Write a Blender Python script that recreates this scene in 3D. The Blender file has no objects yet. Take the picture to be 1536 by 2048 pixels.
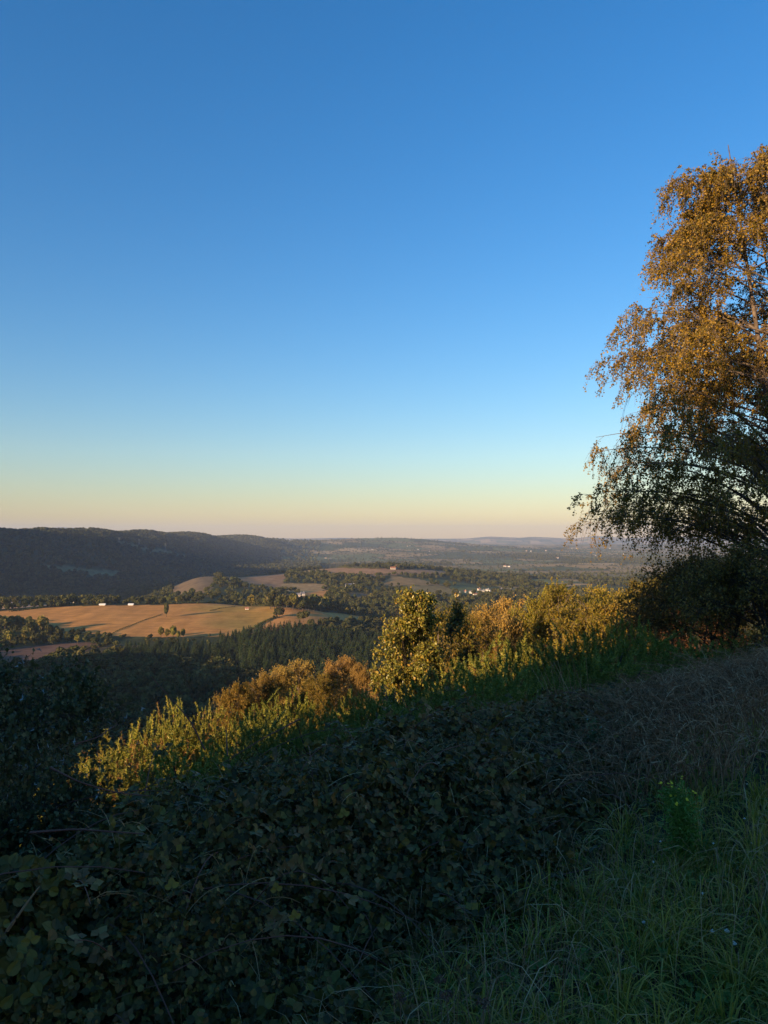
import bpy, math, random
import numpy as np
from mathutils import Vector

rng = np.random.default_rng(7)
random.seed(7)
SC = bpy.context.scene
COL = SC.collection

# ------------------------------------------------------------------ camera, sky, sun, exposure
F = 1479.0                                   # focal length in photo pixels (26 mm phone lens)
PITCH = math.radians(1.94)
cam_d = bpy.data.cameras.new('camera'); cam = bpy.data.objects.new('camera', cam_d); COL.objects.link(cam)
cam_d.sensor_fit = 'VERTICAL'; cam_d.sensor_height = 36.0; cam_d.lens = 36.0 * F / 2048.0
cam_d.clip_start = 0.05; cam_d.clip_end = 80000
cam.location = (0, 0, 0); cam.rotation_euler = (math.pi / 2 + PITCH, 0, 0)
SC.camera = cam

SUN_EL = 11.0
SUN_FROM = np.array([-0.70, -0.714])         # plan direction the sun stands in
world = bpy.data.worlds.new('World'); SC.world = world; world.use_nodes = True
wn = world.node_tree; wn.nodes.clear()
sky = wn.nodes.new('ShaderNodeTexSky'); sky.sky_type = 'NISHITA'; sky.sun_disc = False
sky.sun_elevation = math.radians(SUN_EL); sky.sun_rotation = math.atan2(SUN_FROM[0], SUN_FROM[1])
sky.altitude = 300; sky.air_density = 1.46; sky.dust_density = 0.2; sky.ozone_density = 4.6
bg = wn.nodes.new('ShaderNodeBackground'); bg.inputs['Strength'].default_value = 0.12
wo = wn.nodes.new('ShaderNodeOutputWorld')
hs = wn.nodes.new('ShaderNodeHueSaturation'); hs.inputs['Saturation'].default_value = 1.22; hs.inputs['Hue'].default_value = 0.502
wn.links.new(sky.outputs[0], hs.inputs['Color']); wb = wn.nodes.new('ShaderNodeVectorMath'); wb.operation = 'MULTIPLY'; wb.inputs[1].default_value = (1.05, 0.92, 1.0)   # the camera's white balance
wn.links.new(hs.outputs[0], wb.inputs[0]); wn.links.new(wb.outputs[0], bg.inputs[0]); wn.links.new(bg.outputs[0], wo.inputs[0])

sun_d = bpy.data.lights.new('sun', 'SUN'); sun_d.energy = 5.0; sun_d.angle = math.radians(0.5)
sun_d.color = (1.0, 0.68, 0.37)
sun = bpy.data.objects.new('sun', sun_d); COL.objects.link(sun)
travel = Vector((-SUN_FROM[0] * math.cos(math.radians(SUN_EL)), -SUN_FROM[1] * math.cos(math.radians(SUN_EL)), -math.sin(math.radians(SUN_EL))))
sun.rotation_euler = travel.to_track_quat('-Z', 'Y').to_euler()
sun.location = (-60, -60, 40)
SC.view_settings.view_transform = 'Standard'; SC.view_settings.look = 'None'
SC.view_settings.gamma = 1.0; SC.view_settings.use_curve_mapping = False
SC.view_settings.exposure = 0.95
SC.cycles.max_bounces = 6; SC.cycles.diffuse_bounces = 2; SC.cycles.glossy_bounces = 1
SC.cycles.transmission_bounces = 3; SC.cycles.volume_bounces = 0; SC.cycles.transparent_max_bounces = 6
SC.cycles.use_denoising = True

# ------------------------------------------------------------------ helpers
def ray(px, py):
    """direction of a photo pixel, scaled so that its y (depth) component is 1"""
    up = (1024 - py) / F
    y = math.cos(PITCH) - up * math.sin(PITCH); z = math.sin(PITCH) + up * math.cos(PITCH)
    return (px - 768) / F / y, z / y

def project(x, y, z):
    c, s = math.cos(PITCH), math.sin(PITCH)
    d = y * c + z * s; u = z * c - y * s
    return 768 + F * x / d, 1024 - F * u / d

def hashn(ix, iy, seed):
    h = (ix.astype(np.int64) * 374761393 + iy.astype(np.int64) * 668265263 + seed * 1442695041) & 0x7fffffff
    h = ((h ^ (h >> 13)) * 1274126177) & 0x7fffffff
    return ((h ^ (h >> 16)) & 0xffff) / 65535.0

def vnoise(x, y, seed=0):
    ix = np.floor(x); iy = np.floor(y); fx = x - ix; fy = y - iy
    fx = fx * fx * (3 - 2 * fx); fy = fy * fy * (3 - 2 * fy)
    a = hashn(ix, iy, seed); b = hashn(ix + 1, iy, seed); c = hashn(ix, iy + 1, seed); d = hashn(ix + 1, iy + 1, seed)
    return (a * (1 - fx) + b * fx) * (1 - fy) + (c * (1 - fx) + d * fx) * fy

def fbm(x, y, seed=0, n=4):
    t = 0; a = 1.0; w = 0
    for i in range(n):
        t = t + a * (vnoise(x * 2 ** i, y * 2 ** i, seed + 17 * i) - 0.5); w += a; a *= 0.5
    return 2 * t / w                                   # about -1..1

def sstep(a, b, x):
    t = np.clip((x - a) / (b - a), 0, 1); return t * t * (3 - 2 * t)

def tag(o, label=None, cat=None, group=None, kind=None):
    if label: o['label'] = label
    if cat: o['category'] = cat
    if group: o['group'] = group
    if kind: o['kind'] = kind
    return o

def thing(name, label, cat, loc=(0, 0, 0), group=None, rotz=0.0):
    o = bpy.data.objects.new(name, None); COL.objects.link(o); o.empty_display_size = 0.2
    o.location = loc; o.rotation_euler = (0, 0, rotz)
    return tag(o, label, cat, group)

def mesh(name, parts, smooth=False):
    """parts: list of (V (n,3), Faces (m,k), material)"""
    me = bpy.data.meshes.new(name)
    vs, ls, starts, tot, mi, mats = [], [], [], [], [], []
    off = 0; lo = 0
    for V, Fc, m in parts:
        V = np.asarray(V, dtype=np.float32); Fc = np.asarray(Fc, dtype=np.int64)
        if m not in mats: mats.append(m)
        vs.append(V); ls.append((Fc + off).ravel())
        k = Fc.shape[1]; n = len(Fc)
        starts.append(lo + np.arange(n) * k); tot.append(np.full(n, k)); mi.append(np.full(n, mats.index(m)))
        off += len(V); lo += n * k
    V = np.concatenate(vs); L = np.concatenate(ls); S = np.concatenate(starts); T = np.concatenate(tot); M = np.concatenate(mi)
    me.vertices.add(len(V)); me.vertices.foreach_set('co', V.ravel())
    me.loops.add(len(L)); me.loops.foreach_set('vertex_index', L.astype(np.int32))
    me.polygons.add(len(S)); me.polygons.foreach_set('loop_start', S.astype(np.int32))
    try: me.polygons.foreach_set('loop_total', T.astype(np.int32))
    except Exception: pass
    for m in mats: me.materials.append(m)
    me.polygons.foreach_set('material_index', M.astype(np.int32))
    me.polygons.foreach_set('use_smooth', np.full(len(S), smooth))
    me.update(calc_edges=True)
    return me

def obj(name, me, parent=None, loc=None):
    o = bpy.data.objects.new(name, me); COL.objects.link(o)
    if parent: o.parent = parent
    if loc is not None: o.location = loc
    return o

def norm(v): return v / np.maximum(np.linalg.norm(v, axis=-1, keepdims=True), 1e-9)

def place(T, Fc, pos, X, Y, size, asp=None):
    """instances of template T (k,3) with faces at pos, axes X (width), Y (length), Z = X x Y"""
    n = len(pos); X = norm(X); Z = norm(np.cross(X, Y)); Y = np.cross(Z, X)
    s = np.broadcast_to(np.asarray(size, dtype=float), (n,))[:, None, None]
    a = 1.0 if asp is None else np.asarray(asp)[:, None, None]
    V = pos[:, None, :] + s * (a * T[None, :, 0:1] * X[:, None, :] + T[None, :, 1:2] * Y[:, None, :] + T[None, :, 2:3] * Z[:, None, :])
    Fx = (Fc[None] + (np.arange(n) * len(T))[:, None, None]).reshape(-1, Fc.shape[1])
    return V.reshape(-1, 3), Fx

LEAF4 = (np.array([[0, 0, 0], [.5, .45, .06], [0, 1, -.05], [-.5, .45, .06]]), np.array([[0, 1, 2, 3]]))
LEAF_FOLD = (np.array([[0, 0, 0], [.34, .28, .07], [.30, .68, .06], [0, 1, -.1], [-.30, .68, .06], [-.34, .28, .07], [0, .5, -.03]]),
             np.array([[0, 1, 6], [1, 2, 6], [2, 3, 6], [3, 4, 6], [4, 5, 6], [5, 0, 6]]))
CLUMP = (np.array([[-.5, -.35, .1], [.1, -.55, -.1], [.55, -.1, .1], [.3, .5, -.1], [-.3, .5, .12]]), np.array([[0, 1, 2, 3, 4]]))
SPINE = (np.array([[-.5, 0, 0], [.5, 0, 0], [0, 1, 0]]), np.array([[0, 1, 2]]))

def rdir(n, zlo=-1, zhi=1):
    z = rng.uniform(zlo, zhi, n); a = rng.uniform(0, 2 * math.pi, n); r = np.sqrt(1 - z * z)
    return np.stack([r * np.cos(a), r * np.sin(a), z], 1)

def bez(p0, p1, p2, m):
    t = np.linspace(0, 1, m)[None, :, None]
    return (1 - t) ** 2 * p0[:, None] + 2 * t * (1 - t) * p1[:, None] + t * t * p2[:, None]

def tubes(P, R, k=4):
    """P (n,m,3) polylines, R (n,m) radii"""
    n, m, _ = P.shape
    D = norm(np.gradient(P, axis=1))
    ref = np.where(np.abs(D[..., 2:3]) > .8, np.array([1., 0, 0]), np.array([0, 0, 1.]))
    A = norm(np.cross(D, ref)); B = np.cross(D, A)
    a = np.arange(k) * 2 * math.pi / k
    V = P[:, :, None] + R[:, :, None, None] * (np.cos(a)[None, None, :, None] * A[:, :, None] + np.sin(a)[None, None, :, None] * B[:, :, None])
    i = np.arange(m - 1)[:, None]; j = np.arange(k)[None]
    q = np.stack([i * k + j, i * k + (j + 1) % k, (i + 1) * k + (j + 1) % k, (i + 1) * k + j], -1).reshape(-1, 4)
    Fc = (q[None] + (np.arange(n) * m * k)[:, None, None]).reshape(-1, 4)
    return V.reshape(-1, 3), Fc

def blades(P, W, side):
    """flat tapering strips along P (n,m,3); W (n,m) half widths; side (n,3)"""
    n, m, _ = P.shape
    off = W[..., None] * norm(side)[:, None]
    V = np.stack([P - off, P + off], 2).reshape(-1, 3)
    i = np.arange(m - 1)
    q = np.stack([2 * i, 2 * i + 1, 2 * i + 3, 2 * i + 2], -1)
    Fc = (q[None] + (np.arange(n) * m * 2)[:, None, None]).reshape(-1, 4)
    return V, Fc

# ------------------------------------------------------------------ materials
def newmat(name):
    m = bpy.data.materials.new(name); m.use_nodes = True; nt = m.node_tree; nt.nodes.clear()
    return m, nt, nt.nodes.new('ShaderNodeOutputMaterial')

def ramp(nt, cols, src):
    r = nt.nodes.new('ShaderNodeValToRGB'); cr = r.color_ramp
    while len(cr.elements) < len(cols): cr.elements.new(0.5)
    for i, (p, c) in enumerate(cols):
        cr.elements[i].position = p; cr.elements[i].color = (*c, 1)
    nt.links.new(src, r.inputs[0]); return r.outputs[0]

def leafmat(name, cols, trans=0.3, rough=0.55, spec=0.25, objvar=0.25, noise=0.0):
    m, nt, out = newmat(name)
    geo = nt.nodes.new('ShaderNodeNewGeometry'); oi = nt.nodes.new('ShaderNodeObjectInfo')
    c = ramp(nt, cols, geo.outputs['Random Per Island'])
    hsv = nt.nodes.new('ShaderNodeHueSaturation')
    mr = nt.nodes.new('ShaderNodeMapRange'); mr.inputs[3].default_value = 1 - objvar; mr.inputs[4].default_value = 1 + objvar
    nt.links.new(oi.outputs['Random'], mr.inputs[0]); nt.links.new(mr.outputs[0], hsv.inputs['Value'])
    hue = nt.nodes.new('ShaderNodeMath'); hue.operation = 'MULTIPLY'; hue.inputs[1].default_value = 7.31
    fr = nt.nodes.new('ShaderNodeMath'); fr.operation = 'FRACT'
    nt.links.new(oi.outputs['Random'], hue.inputs[0]); nt.links.new(hue.outputs[0], fr.inputs[0])
    m2 = nt.nodes.new('ShaderNodeMapRange'); m2.inputs[3].default_value = 0.5 - .05 * objvar; m2.inputs[4].default_value = 0.5 + .05 * objvar
    nt.links.new(fr.outputs[0], m2.inputs[0]); nt.links.new(m2.outputs[0], hsv.inputs['Hue'])
    nt.links.new(c, hsv.inputs['Color'])
    col = hsv.outputs[0]
    p = nt.nodes.new('ShaderNodeBsdfPrincipled'); p.inputs['Roughness'].default_value = rough
    p.inputs['Specular IOR Level'].default_value = spec
    nt.links.new(col, p.inputs['Base Color'])
    if trans > 0:
        t = nt.nodes.new('ShaderNodeBsdfTranslucent'); nt.links.new(col, t.inputs[0])
        mx = nt.nodes.new('ShaderNodeMixShader'); mx.inputs[0].default_value = trans
        nt.links.new(p.outputs[0], mx.inputs[1]); nt.links.new(t.outputs[0], mx.inputs[2]); nt.links.new(mx.outputs[0], out.inputs[0])
    else: nt.links.new(p.outputs[0], out.inputs[0])
    return m

def plain(name, col, rough=.8, spec=.2, noise_scale=None, col2=None):
    m, nt, out = newmat(name)
    p = nt.nodes.new('ShaderNodeBsdfPrincipled'); p.inputs['Roughness'].default_value = rough
    p.inputs['Specular IOR Level'].default_value = spec
    p.inputs['Base Color'].default_value = (*col, 1)
    if noise_scale:
        tc = nt.nodes.new('ShaderNodeTexCoord'); n = nt.nodes.new('ShaderNodeTexNoise'); n.inputs['Scale'].default_value = noise_scale
        n.inputs['Detail'].default_value = 5
        nt.links.new(tc.outputs['Object'], n.inputs['Vector'])
        nt.links.new(ramp(nt, [(.35, col), (.65, col2)], n.outputs[0]), p.inputs['Base Color'])
    nt.links.new(p.outputs[0], out.inputs[0]); return m

M_bark = plain('birch_bark', (.20, .155, .12), .8, .2, 6, (.07, .05, .035))
M_twig = plain('twig', (.09, .055, .04), .85)
M_dark = plain('dark_bark', (.06, .045, .035), .9)
M_birch = leafmat('birch_leaf', [(0, (.10, .09, .016)), (.35, (.19, .13, .016)), (.7, (.30, .17, .016)), (1, (.36, .23, .03))], .28, .45, .35)
M_birch_sm = leafmat('young_birch_leaf', [(0, (.17, .155, .022)), (.5, (.27, .20, .024)), (1, (.38, .24, .035))], .35, .5, .3, .38)
M_orange = leafmat('orange_leaf', [(0, (.30, .19, .045)), (.5, (.40, .25, .055)), (1, (.46, .31, .085))], .3, .6, .2, .2)
M_oak = leafmat('shrub_leaf', [(0, (.10, .11, .02)), (.45, (.20, .18, .03)), (.85, (.34, .25, .04)), (1, (.42, .22, .04))], .3, .35, .5)
M_willow = leafmat('willow_leaf', [(0, (.11, .075, .015)), (.6, (.22, .13, .022)), (1, (.36, .18, .03))], .3, .5, .3)  # brown to rust leaf tones of the bushes under the birch
M_rust = leafmat('rust_leaf', [(0, (.20, .08, .03)), (1, (.32, .14, .05))], .3, .6, .2)
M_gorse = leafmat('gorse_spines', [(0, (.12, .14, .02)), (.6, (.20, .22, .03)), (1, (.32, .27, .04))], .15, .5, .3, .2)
M_gorse_sunlit = leafmat('sunlit_gorse_spines', [(0, (.17, .20, .03)), (.6, (.28, .27, .04)), (1, (.38, .29, .05))], .15, .5, .3, .15)  # brighter copy for the sunlit bushes, sunlight put into the colour
M_gorse_b = leafmat('brown_gorse_spines', [(0, (.20, .10, .035)), (1, (.34, .18, .06))], .15, .6, .2, .15)
M_bramble = leafmat('bramble_leaf', [(0, (.055, .046, .015)), (.5, (.11, .085, .021)), (.82, (.20, .15, .03)), (.92, (.24, .10, .022)), (.96, (.30, .19, .025)), (1, (.22, .12, .04))], .15, .5, .22, .12)
M_bramble_dry = leafmat('dry_bramble_leaf', [(0, (.14, .075, .025)), (.5, (.25, .13, .04)), (.8, (.13, .10, .02)), (1, (.38, .23, .08))], .12, .6, .3, .12)
M_yellow_leaf = leafmat('yellow_leaf', [(0, (.22, .14, .02)), (1, (.32, .21, .03))], .3, .5, .3, .1)
M_cane = plain('bramble_cane', (.16, .06, .04), .6, .3)
M_dead = leafmat('dead_stems', [(0, (.17, .085, .045)), (.6, (.33, .18, .09)), (1, (.54, .36, .20))], 0, .8, .1, .1)
M_grass = leafmat('grass_blade', [(0, (.18, .17, .02)), (.5, (.32, .27, .034)), (.8, (.50, .37, .07)), (1, (.42, .31, .13))], .42, .5, .3, .1)
M_herb = leafmat('herb_leaf', [(0, (.10, .15, .02)), (1, (.20, .24, .035))], .2, .5, .3, .1)
M_green = leafmat('ragwort_leaf', [(0, (.10, .22, .035)), (1, (.18, .30, .05))], .25, .5, .3, .1)
M_hawthorn = leafmat('hawthorn_leaf', [(0, (.045, .055, .02)), (.7, (.08, .085, .03)), (1, (.20, .15, .05))], .2, .5, .3)
M_lichen = leafmat('lichen', [(0, (.22, .25, .24)), (1, (.34, .37, .35))], 0, .9, .1)
M_wild = leafmat('fleabane_leaf', [(0, (.10, .14, .05)), (1, (.18, .20, .09))], .25, .6, .2)
M_petal_w = plain('white_petals', (.75, .72, .66), .7)
M_petal_y = plain('yellow_petals', (.78, .58, .03), .6)
M_brown_head = plain('seed_head', (.16, .09, .06), .9)
M_tree = leafmat('broadleaf_crown', [(0, (.045, .055, .018)), (.5, (.075, .08, .026)), (1, (.12, .105, .034))], .12, .8, .1, .35)
M_tree_y = leafmat('yellowing_crown', [(0, (.12, .115, .025)), (1, (.24, .19, .04))], .15, .8, .1, .3)
M_pine = leafmat('pine_crown', [(0, (.022, .038, .014)), (1, (.05, .07, .024))], .08, .8, .1, .25)
M_trunk = plain('trunk', (.10, .075, .055), .9)
M_white = plain('white_render', (.62, .58, .52), .8)
M_stone = plain('stone_wall', (.42, .36, .30), .9)
M_slate = plain('slate_roof', (.16, .16, .18), .6)
M_tile = plain('clay_tile_roof', (.34, .15, .09), .8)
M_poly = plain('polytunnel_sheet', (.80, .80, .76), .5)
M_metal = plain('galvanised_steel', (.22, .23, .23), .5)
M_glass = plain('window_glass', (.04, .05, .06), .15, .5)

# ------------------------------------------------------------------ terrain height
PROF = {   # photo column: (depth m, height m relative to the eye)
 0: [(200,-80),(300,-88),(500,-92),(640,-93),(720,-90),(850,-84.5),(980,-86),(1100,-120),(1400,-160),(1900,-150),(2100,-112),(2400,-25),(2650,24),(3300,0),(5000,-50),(9000,-140),(19500,-150)],
 100: [(200,-80),(300,-88),(500,-92),(650,-93),(750,-88),(875,-83.5),(990,-85),(1150,-122),(1500,-160),(2050,-151),(2270,-112),(2650,-25),(2950,27),(3600,2),(5500,-50),(9000,-140),(19500,-150)],
 200: [(200,-80),(300,-88),(500,-92),(660,-93),(780,-86),(900,-82),(1000,-84),(1200,-125),(1600,-160),(2200,-152),(2450,-112),(2850,-30),(3250,27),(4000,0),(6000,-50),(9000,-140),(19500,-150)],
 300: [(200,-80),(300,-88),(500,-92),(675,-93),(790,-86.5),(900,-82),(990,-84),(1100,-110),(1400,-118),(1900,-140),(2550,-152),(2900,-104),(3450,-12),(3850,25),(5000,-15),(9000,-140),(19500,-150)],
 400: [(200,-80),(300,-88),(500,-93),(690,-92),(800,-87),(900,-82),(980,-84),(1050,-88),(1200,-93),(1400,-88),(1600,-86),(1750,-96),(2200,-150),(2900,-152),(3500,-95),(4200,-4),(4500,14),(6000,-30),(9000,-140),(19500,-150)],
 500: [(200,-80),(300,-89),(500,-95),(670,-94),(780,-90),(900,-83),(990,-92),(1100,-94),(1300,-92),(1550,-92),(1700,-92),(1900,-98),(2350,-135),(2850,-151),(3900,-140),(4800,-70),(5600,1),(7000,-45),(10000,-140),(19500,-150)],
 600: [(200,-80),(300,-90),(500,-97),(650,-97),(760,-92),(880,-83),(1000,-97),(1150,-99),(1250,-97),(1500,-96),(1700,-91),(2000,-90),(2300,-110),(2800,-150),(4500,-150),(5500,-105),(6600,-26),(8000,-60),(12000,-140),(19500,-150)],
 800: [(200,-80),(300,-90),(500,-97),(700,-103),(850,-110),(1000,-112),(1300,-101),(1500,-97),(1900,-79),(2100,-84),(2600,-130),(3500,-150),(5000,-145),(6500,-90),(7500,-8),(9000,-80),(12000,-130),(19500,-150)],
 1000:[(200,-80),(300,-90),(500,-97),(800,-106),(1100,-112),(1400,-104),(1700,-112),(2100,-108),(2600,-135),(3500,-150),(5000,-143),(7000,-95),(8500,-110),(12000,-120),(19500,-150)],
 1200:[(200,-80),(300,-90),(500,-97),(800,-110),(1400,-115),(2000,-118),(3000,-148),(4500,-132),(6500,-140),(9000,-100),(12000,-120),(19500,-150)],
 1536:[(200,-80),(300,-90),(500,-97),(800,-110),(1400,-118),(2000,-120),(3000,-145),(4500,-130),(6500,-138),(9000,-104),(12000,-120),(19500,-150)],
}
LG = np.linspace(math.log(200), math.log(19500), 500)
cols_px = sorted(PROF)
rows = [np.interp(LG, np.log([d for d, _ in PROF[c]]), [z for _, z in PROF[c]]) for c in cols_px]
ker = np.hanning(11); ker /= ker.sum()
rows = [np.convolve(np.pad(r, 5, 'edge'), ker, 'valid') for r in rows]
UG = np.linspace(0, 1536, 385)
ft = np.clip(UG / 1.0, 0, 1536)
GT = np.zeros((len(UG), len(LG)))
knots = np.array(cols_px, float)
for i, u in enumerate(UG):
    k = min(max(np.searchsorted(knots, u, 'right') - 1, 0), len(knots) - 2)
    t = (u - knots[k]) / (knots[k + 1] - knots[k])
    p0 = rows[max(k - 1, 0)]; p1 = rows[k]; p2 = rows[k + 1]; p3 = rows[min(k + 2, len(rows) - 1)]
    GT[i] = .5 * ((2 * p1) + (-p0 + p2) * t + (2 * p0 - 5 * p1 + 4 * p2 - p3) * t ** 2 + (-p0 + 3 * p1 - 3 * p2 + p3) * t ** 3)
FAR_X = [0, 60, 120, 200, 300, 420, 500, 600, 680, 730, 820, 930, 980, 1040, 1062, 1150, 1190, 1250, 1330, 1400, 1536]
FAR_Y = [1066, 1061, 1054, 1059, 1068, 1072, 1075, 1077, 1075.5, 1077, 1077.5, 1077, 1073, 1075.5, 1073.5, 1077, 1071.5, 1076, 1073, 1073, 1076]
RIDGE_X = [0, 200, 400, 600]

SHADE_SHOULDER = 56.0
def height(x, y):
    x = np.asarray(x, float); y = np.asarray(y, float)
    r = np.hypot(x, y); phi = np.clip(np.arctan2(x, y), -math.atan(.5193), math.atan(.5193))
    Dy = np.maximum(r * np.cos(phi), 1.0); px = np.clip(768 + F * np.tan(phi), 0, 1536)
    gi = np.clip(px / 1536 * (len(UG) - 1), 0, len(UG) - 1.001); gj = np.clip((np.log(Dy) - LG[0]) / (LG[1] - LG[0]), 0, len(LG) - 1.001)
    i0 = gi.astype(int); j0 = gj.astype(int); a = gi - i0; b = gj - j0
    zv = (GT[i0, j0] * (1 - a) + GT[i0 + 1, j0] * a) * (1 - b) + (GT[i0, j0 + 1] * (1 - a) + GT[i0 + 1, j0 + 1] * a) * b
    amp = np.interp(Dy, [250, 600, 1000, 1800, 3000, 6000, 9000, 14000], [3, .6, 2.0, 4, 9, 16, 24, 26])
    amp = amp * np.where((px < 640) & (Dy > 2200) & (Dy < 7500), .22, 1)
    zv = zv + amp * fbm(x / np.interp(Dy, [500, 3000, 9000], [160, 420, 900]).clip(160, 900), y / 420., 3, 4) * 1.0
    # ravines in the wooded ridge
    rid = sstep(1900, 2300, Dy) * (1 - sstep(5000, 7000, Dy)) * (1 - sstep(560, 720, px))
    zv = zv - rid * sstep(-10, -45, -np.abs(zv + 60) ) * 0 - rid * np.clip((20 - zv) / 60, 0, 1) * 22 * np.abs(fbm((x + .3 * y) / 520., (y - .2 * x) / 900., 11, 3))
    # far blue range
    fz = (1074 - np.interp(px, FAR_X, FAR_Y)) / F * 16000
    zv = np.maximum(zv, fz - ((Dy - 16000) / 2200.) ** 2 * 130)
    # the hill under the camera
    s = -.825 * x + .565 * y - 1.4 + np.clip(y - 7.5, 0, 30) * .42 * sstep(-.02, .25, x / np.maximum(y, 1))
    soft = .5 * (np.sqrt(s * s + 1.2) + s)
    zh = -1.55 - .345 * soft - .26 * np.maximum(soft - 12, 0) - np.maximum(r - 120, 0) * .06 * sstep(-.4, .3, y / np.maximum(r, 1))
    zh = zh + .06 * fbm(x / 1.1, y / 1.1, 5, 3) + np.minimum(r / 60., 1.) * 0.5 * fbm(x / 14., y / 14., 6, 3)
    # unseen shoulder added to the left behind the camera, to shade the valley floor
    t = (x + y) * .7071; w = (y - x) * .7071
    zs = SHADE_SHOULDER + 5 * fbm(x / 90., y / 90., 9, 3) - ((t + 470) / 200.) ** 2 * 60 - (np.maximum(w - 470, 0) / 110.) ** 2 * 60
    zh = np.maximum(zh, zs)
    # higher hill added outside the frame on the left, to shade the wooded ridge
    zw = 262 + 25 * fbm(x / 700., y / 700., 13, 3) - ((t + 150) / 700.) ** 2 * 450 - (np.maximum(1900 - w, 0) / 750.) ** 2 * 430 - (np.maximum(w - 4300, 0) / 900.) ** 2 * 500
    zv = np.maximum(zv, zw)
    k = 10.0; d = np.clip(1 - np.abs(zh - zv) / k, 0, 1)
    return np.maximum(zh, zv) + k * d * d / 4

def hz(x, y): return float(height(np.array([x]), np.array([y]))[0])
def atpx(px, D):
    """plan point of photo column px at depth D, on the ground"""
    x = (px - 768) / F * D / math.cos(PITCH)
    return x, D, hz(x, D)
def hit(px, py, d0=250.0, d1=18000.0):
    """where the ray of a photo pixel first meets the far terrain"""
    u, v = ray(px, py); D = np.exp(np.linspace(math.log(d0), math.log(d1), 1500))
    below = v * D < height(u * D, D)
    k = int(np.argmax(below)) if below.any() else len(D) - 1
    return u * D[k], D[k], hz(u * D[k], D[k])

# ------------------------------------------------------------------ land use, in plan coordinates
def poly_plan(pts, d0=250.0, d1=18000.0): return np.array([hit(px, py, d0, d1)[:2] for px, py in pts])
def inside(poly, x, y):
    c = np.zeros(np.shape(x), bool); n = len(poly)
    for i in range(n):
        x1, y1 = poly[i]; x2, y2 = poly[(i + 1) % n]
        c ^= ((y1 > y) != (y2 > y)) & (x < (x2 - x1) * (y - y1) / (y2 - y1 + 1e-9) + x1)
    return c
STRAW = (.56, .26, .07); GREENISH = (.30, .23, .045); PALE = (.50, .32, .17); REDDISH = (.54, .26, .08); OLIVE = (.17, .155, .06)
FIELDS = [
 (poly_plan([(-60,1226),(60,1218),(120,1214),(200,1211),(330,1209.5),(480,1211.5),(545,1213.5),(560,1220),(535,1240),(510,1256),(455,1274),(400,1273),(330,1274),(225,1272),(120,1262),(60,1245),(-60,1242)], 500, 990), STRAW),
 (poly_plan([(545,1214),(600,1219),(660,1223),(745,1232),(700,1243),(620,1252),(470,1276),(510,1256),(535,1240)], 500, 1010), REDDISH),
 (poly_plan([(-60,1214),(0,1213),(60,1209.5),(105,1207.5),(110,1211),(-60,1222)], 700, 1100), PALE),
 (poly_plan([(60,1292),(150,1284),(228,1287),(190,1297),(120,1318),(60,1345),(-60,1350),(-60,1310)], 250, 700), (.17, .10, .065)),
 (poly_plan([(235,1288),(290,1292),(240,1302),(190,1315),(130,1322),(190,1299)], 250, 700), (.15, .11, .055)),
 (poly_plan([(320,1163),(400,1152),(440,1153),(425,1175),(400,1192),(350,1190)], 950, 2300), (.20, .14, .075)),
 (poly_plan([(450,1148),(500,1145),(575,1147),(562,1175),(520,1178),(480,1170),(440,1160)], 950, 2300), (.30, .18, .09)),
 (poly_plan([(505,1205),(545,1196),(590,1187),(660,1180),(648,1198),(600,1206),(560,1209)], 950, 2000), REDDISH),
 (poly_plan([(620,1140),(720,1137),(800,1140),(900,1143),(880,1153),(800,1150),(740,1154),(660,1150)], 1300, 2600), (.34, .20, .10)),
 (poly_plan([(700,1185),(760,1190),(740,1200),(690,1198)], 950, 2000), (.16, .12, .07)),
 (poly_plan([(70,1128),(150,1133),(200,1140),(240,1143),(236,1152),(190,1158),(176,1148),(110,1141)], 1700, 4000), (.17, .16, .075)),
 (poly_plan([(225,1080),(275,1090),(330,1100),(380,1113),(375,1116),(300,1104),(240,1090)], 1800, 5200), (.16, .15, .075)),
]
def voro(x, y, cell, seed):
    gx = x / cell; gy = y / cell; ix = np.floor(gx); iy = np.floor(gy)
    best = np.full(x.shape, 1e9); sec = np.full(x.shape, 1e9); idv = np.zeros(x.shape)
    for dx in (-1, 0, 1):
        for dy in (-1, 0, 1):
            cx = ix + dx; cy = iy + dy
            d = np.hypot(cx + .15 + .7 * hashn(cx, cy, seed) - gx, cy + .15 + .7 * hashn(cx, cy, seed + 5) - gy)
            new = d < best; sec = np.where(new, best, np.minimum(sec, d)); idv = np.where(new, hashn(cx, cy, seed + 9), idv); best = np.where(new, d, best)
    return idv, (sec - best) * cell
WOODC = np.array((.055, .062, .024))
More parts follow.
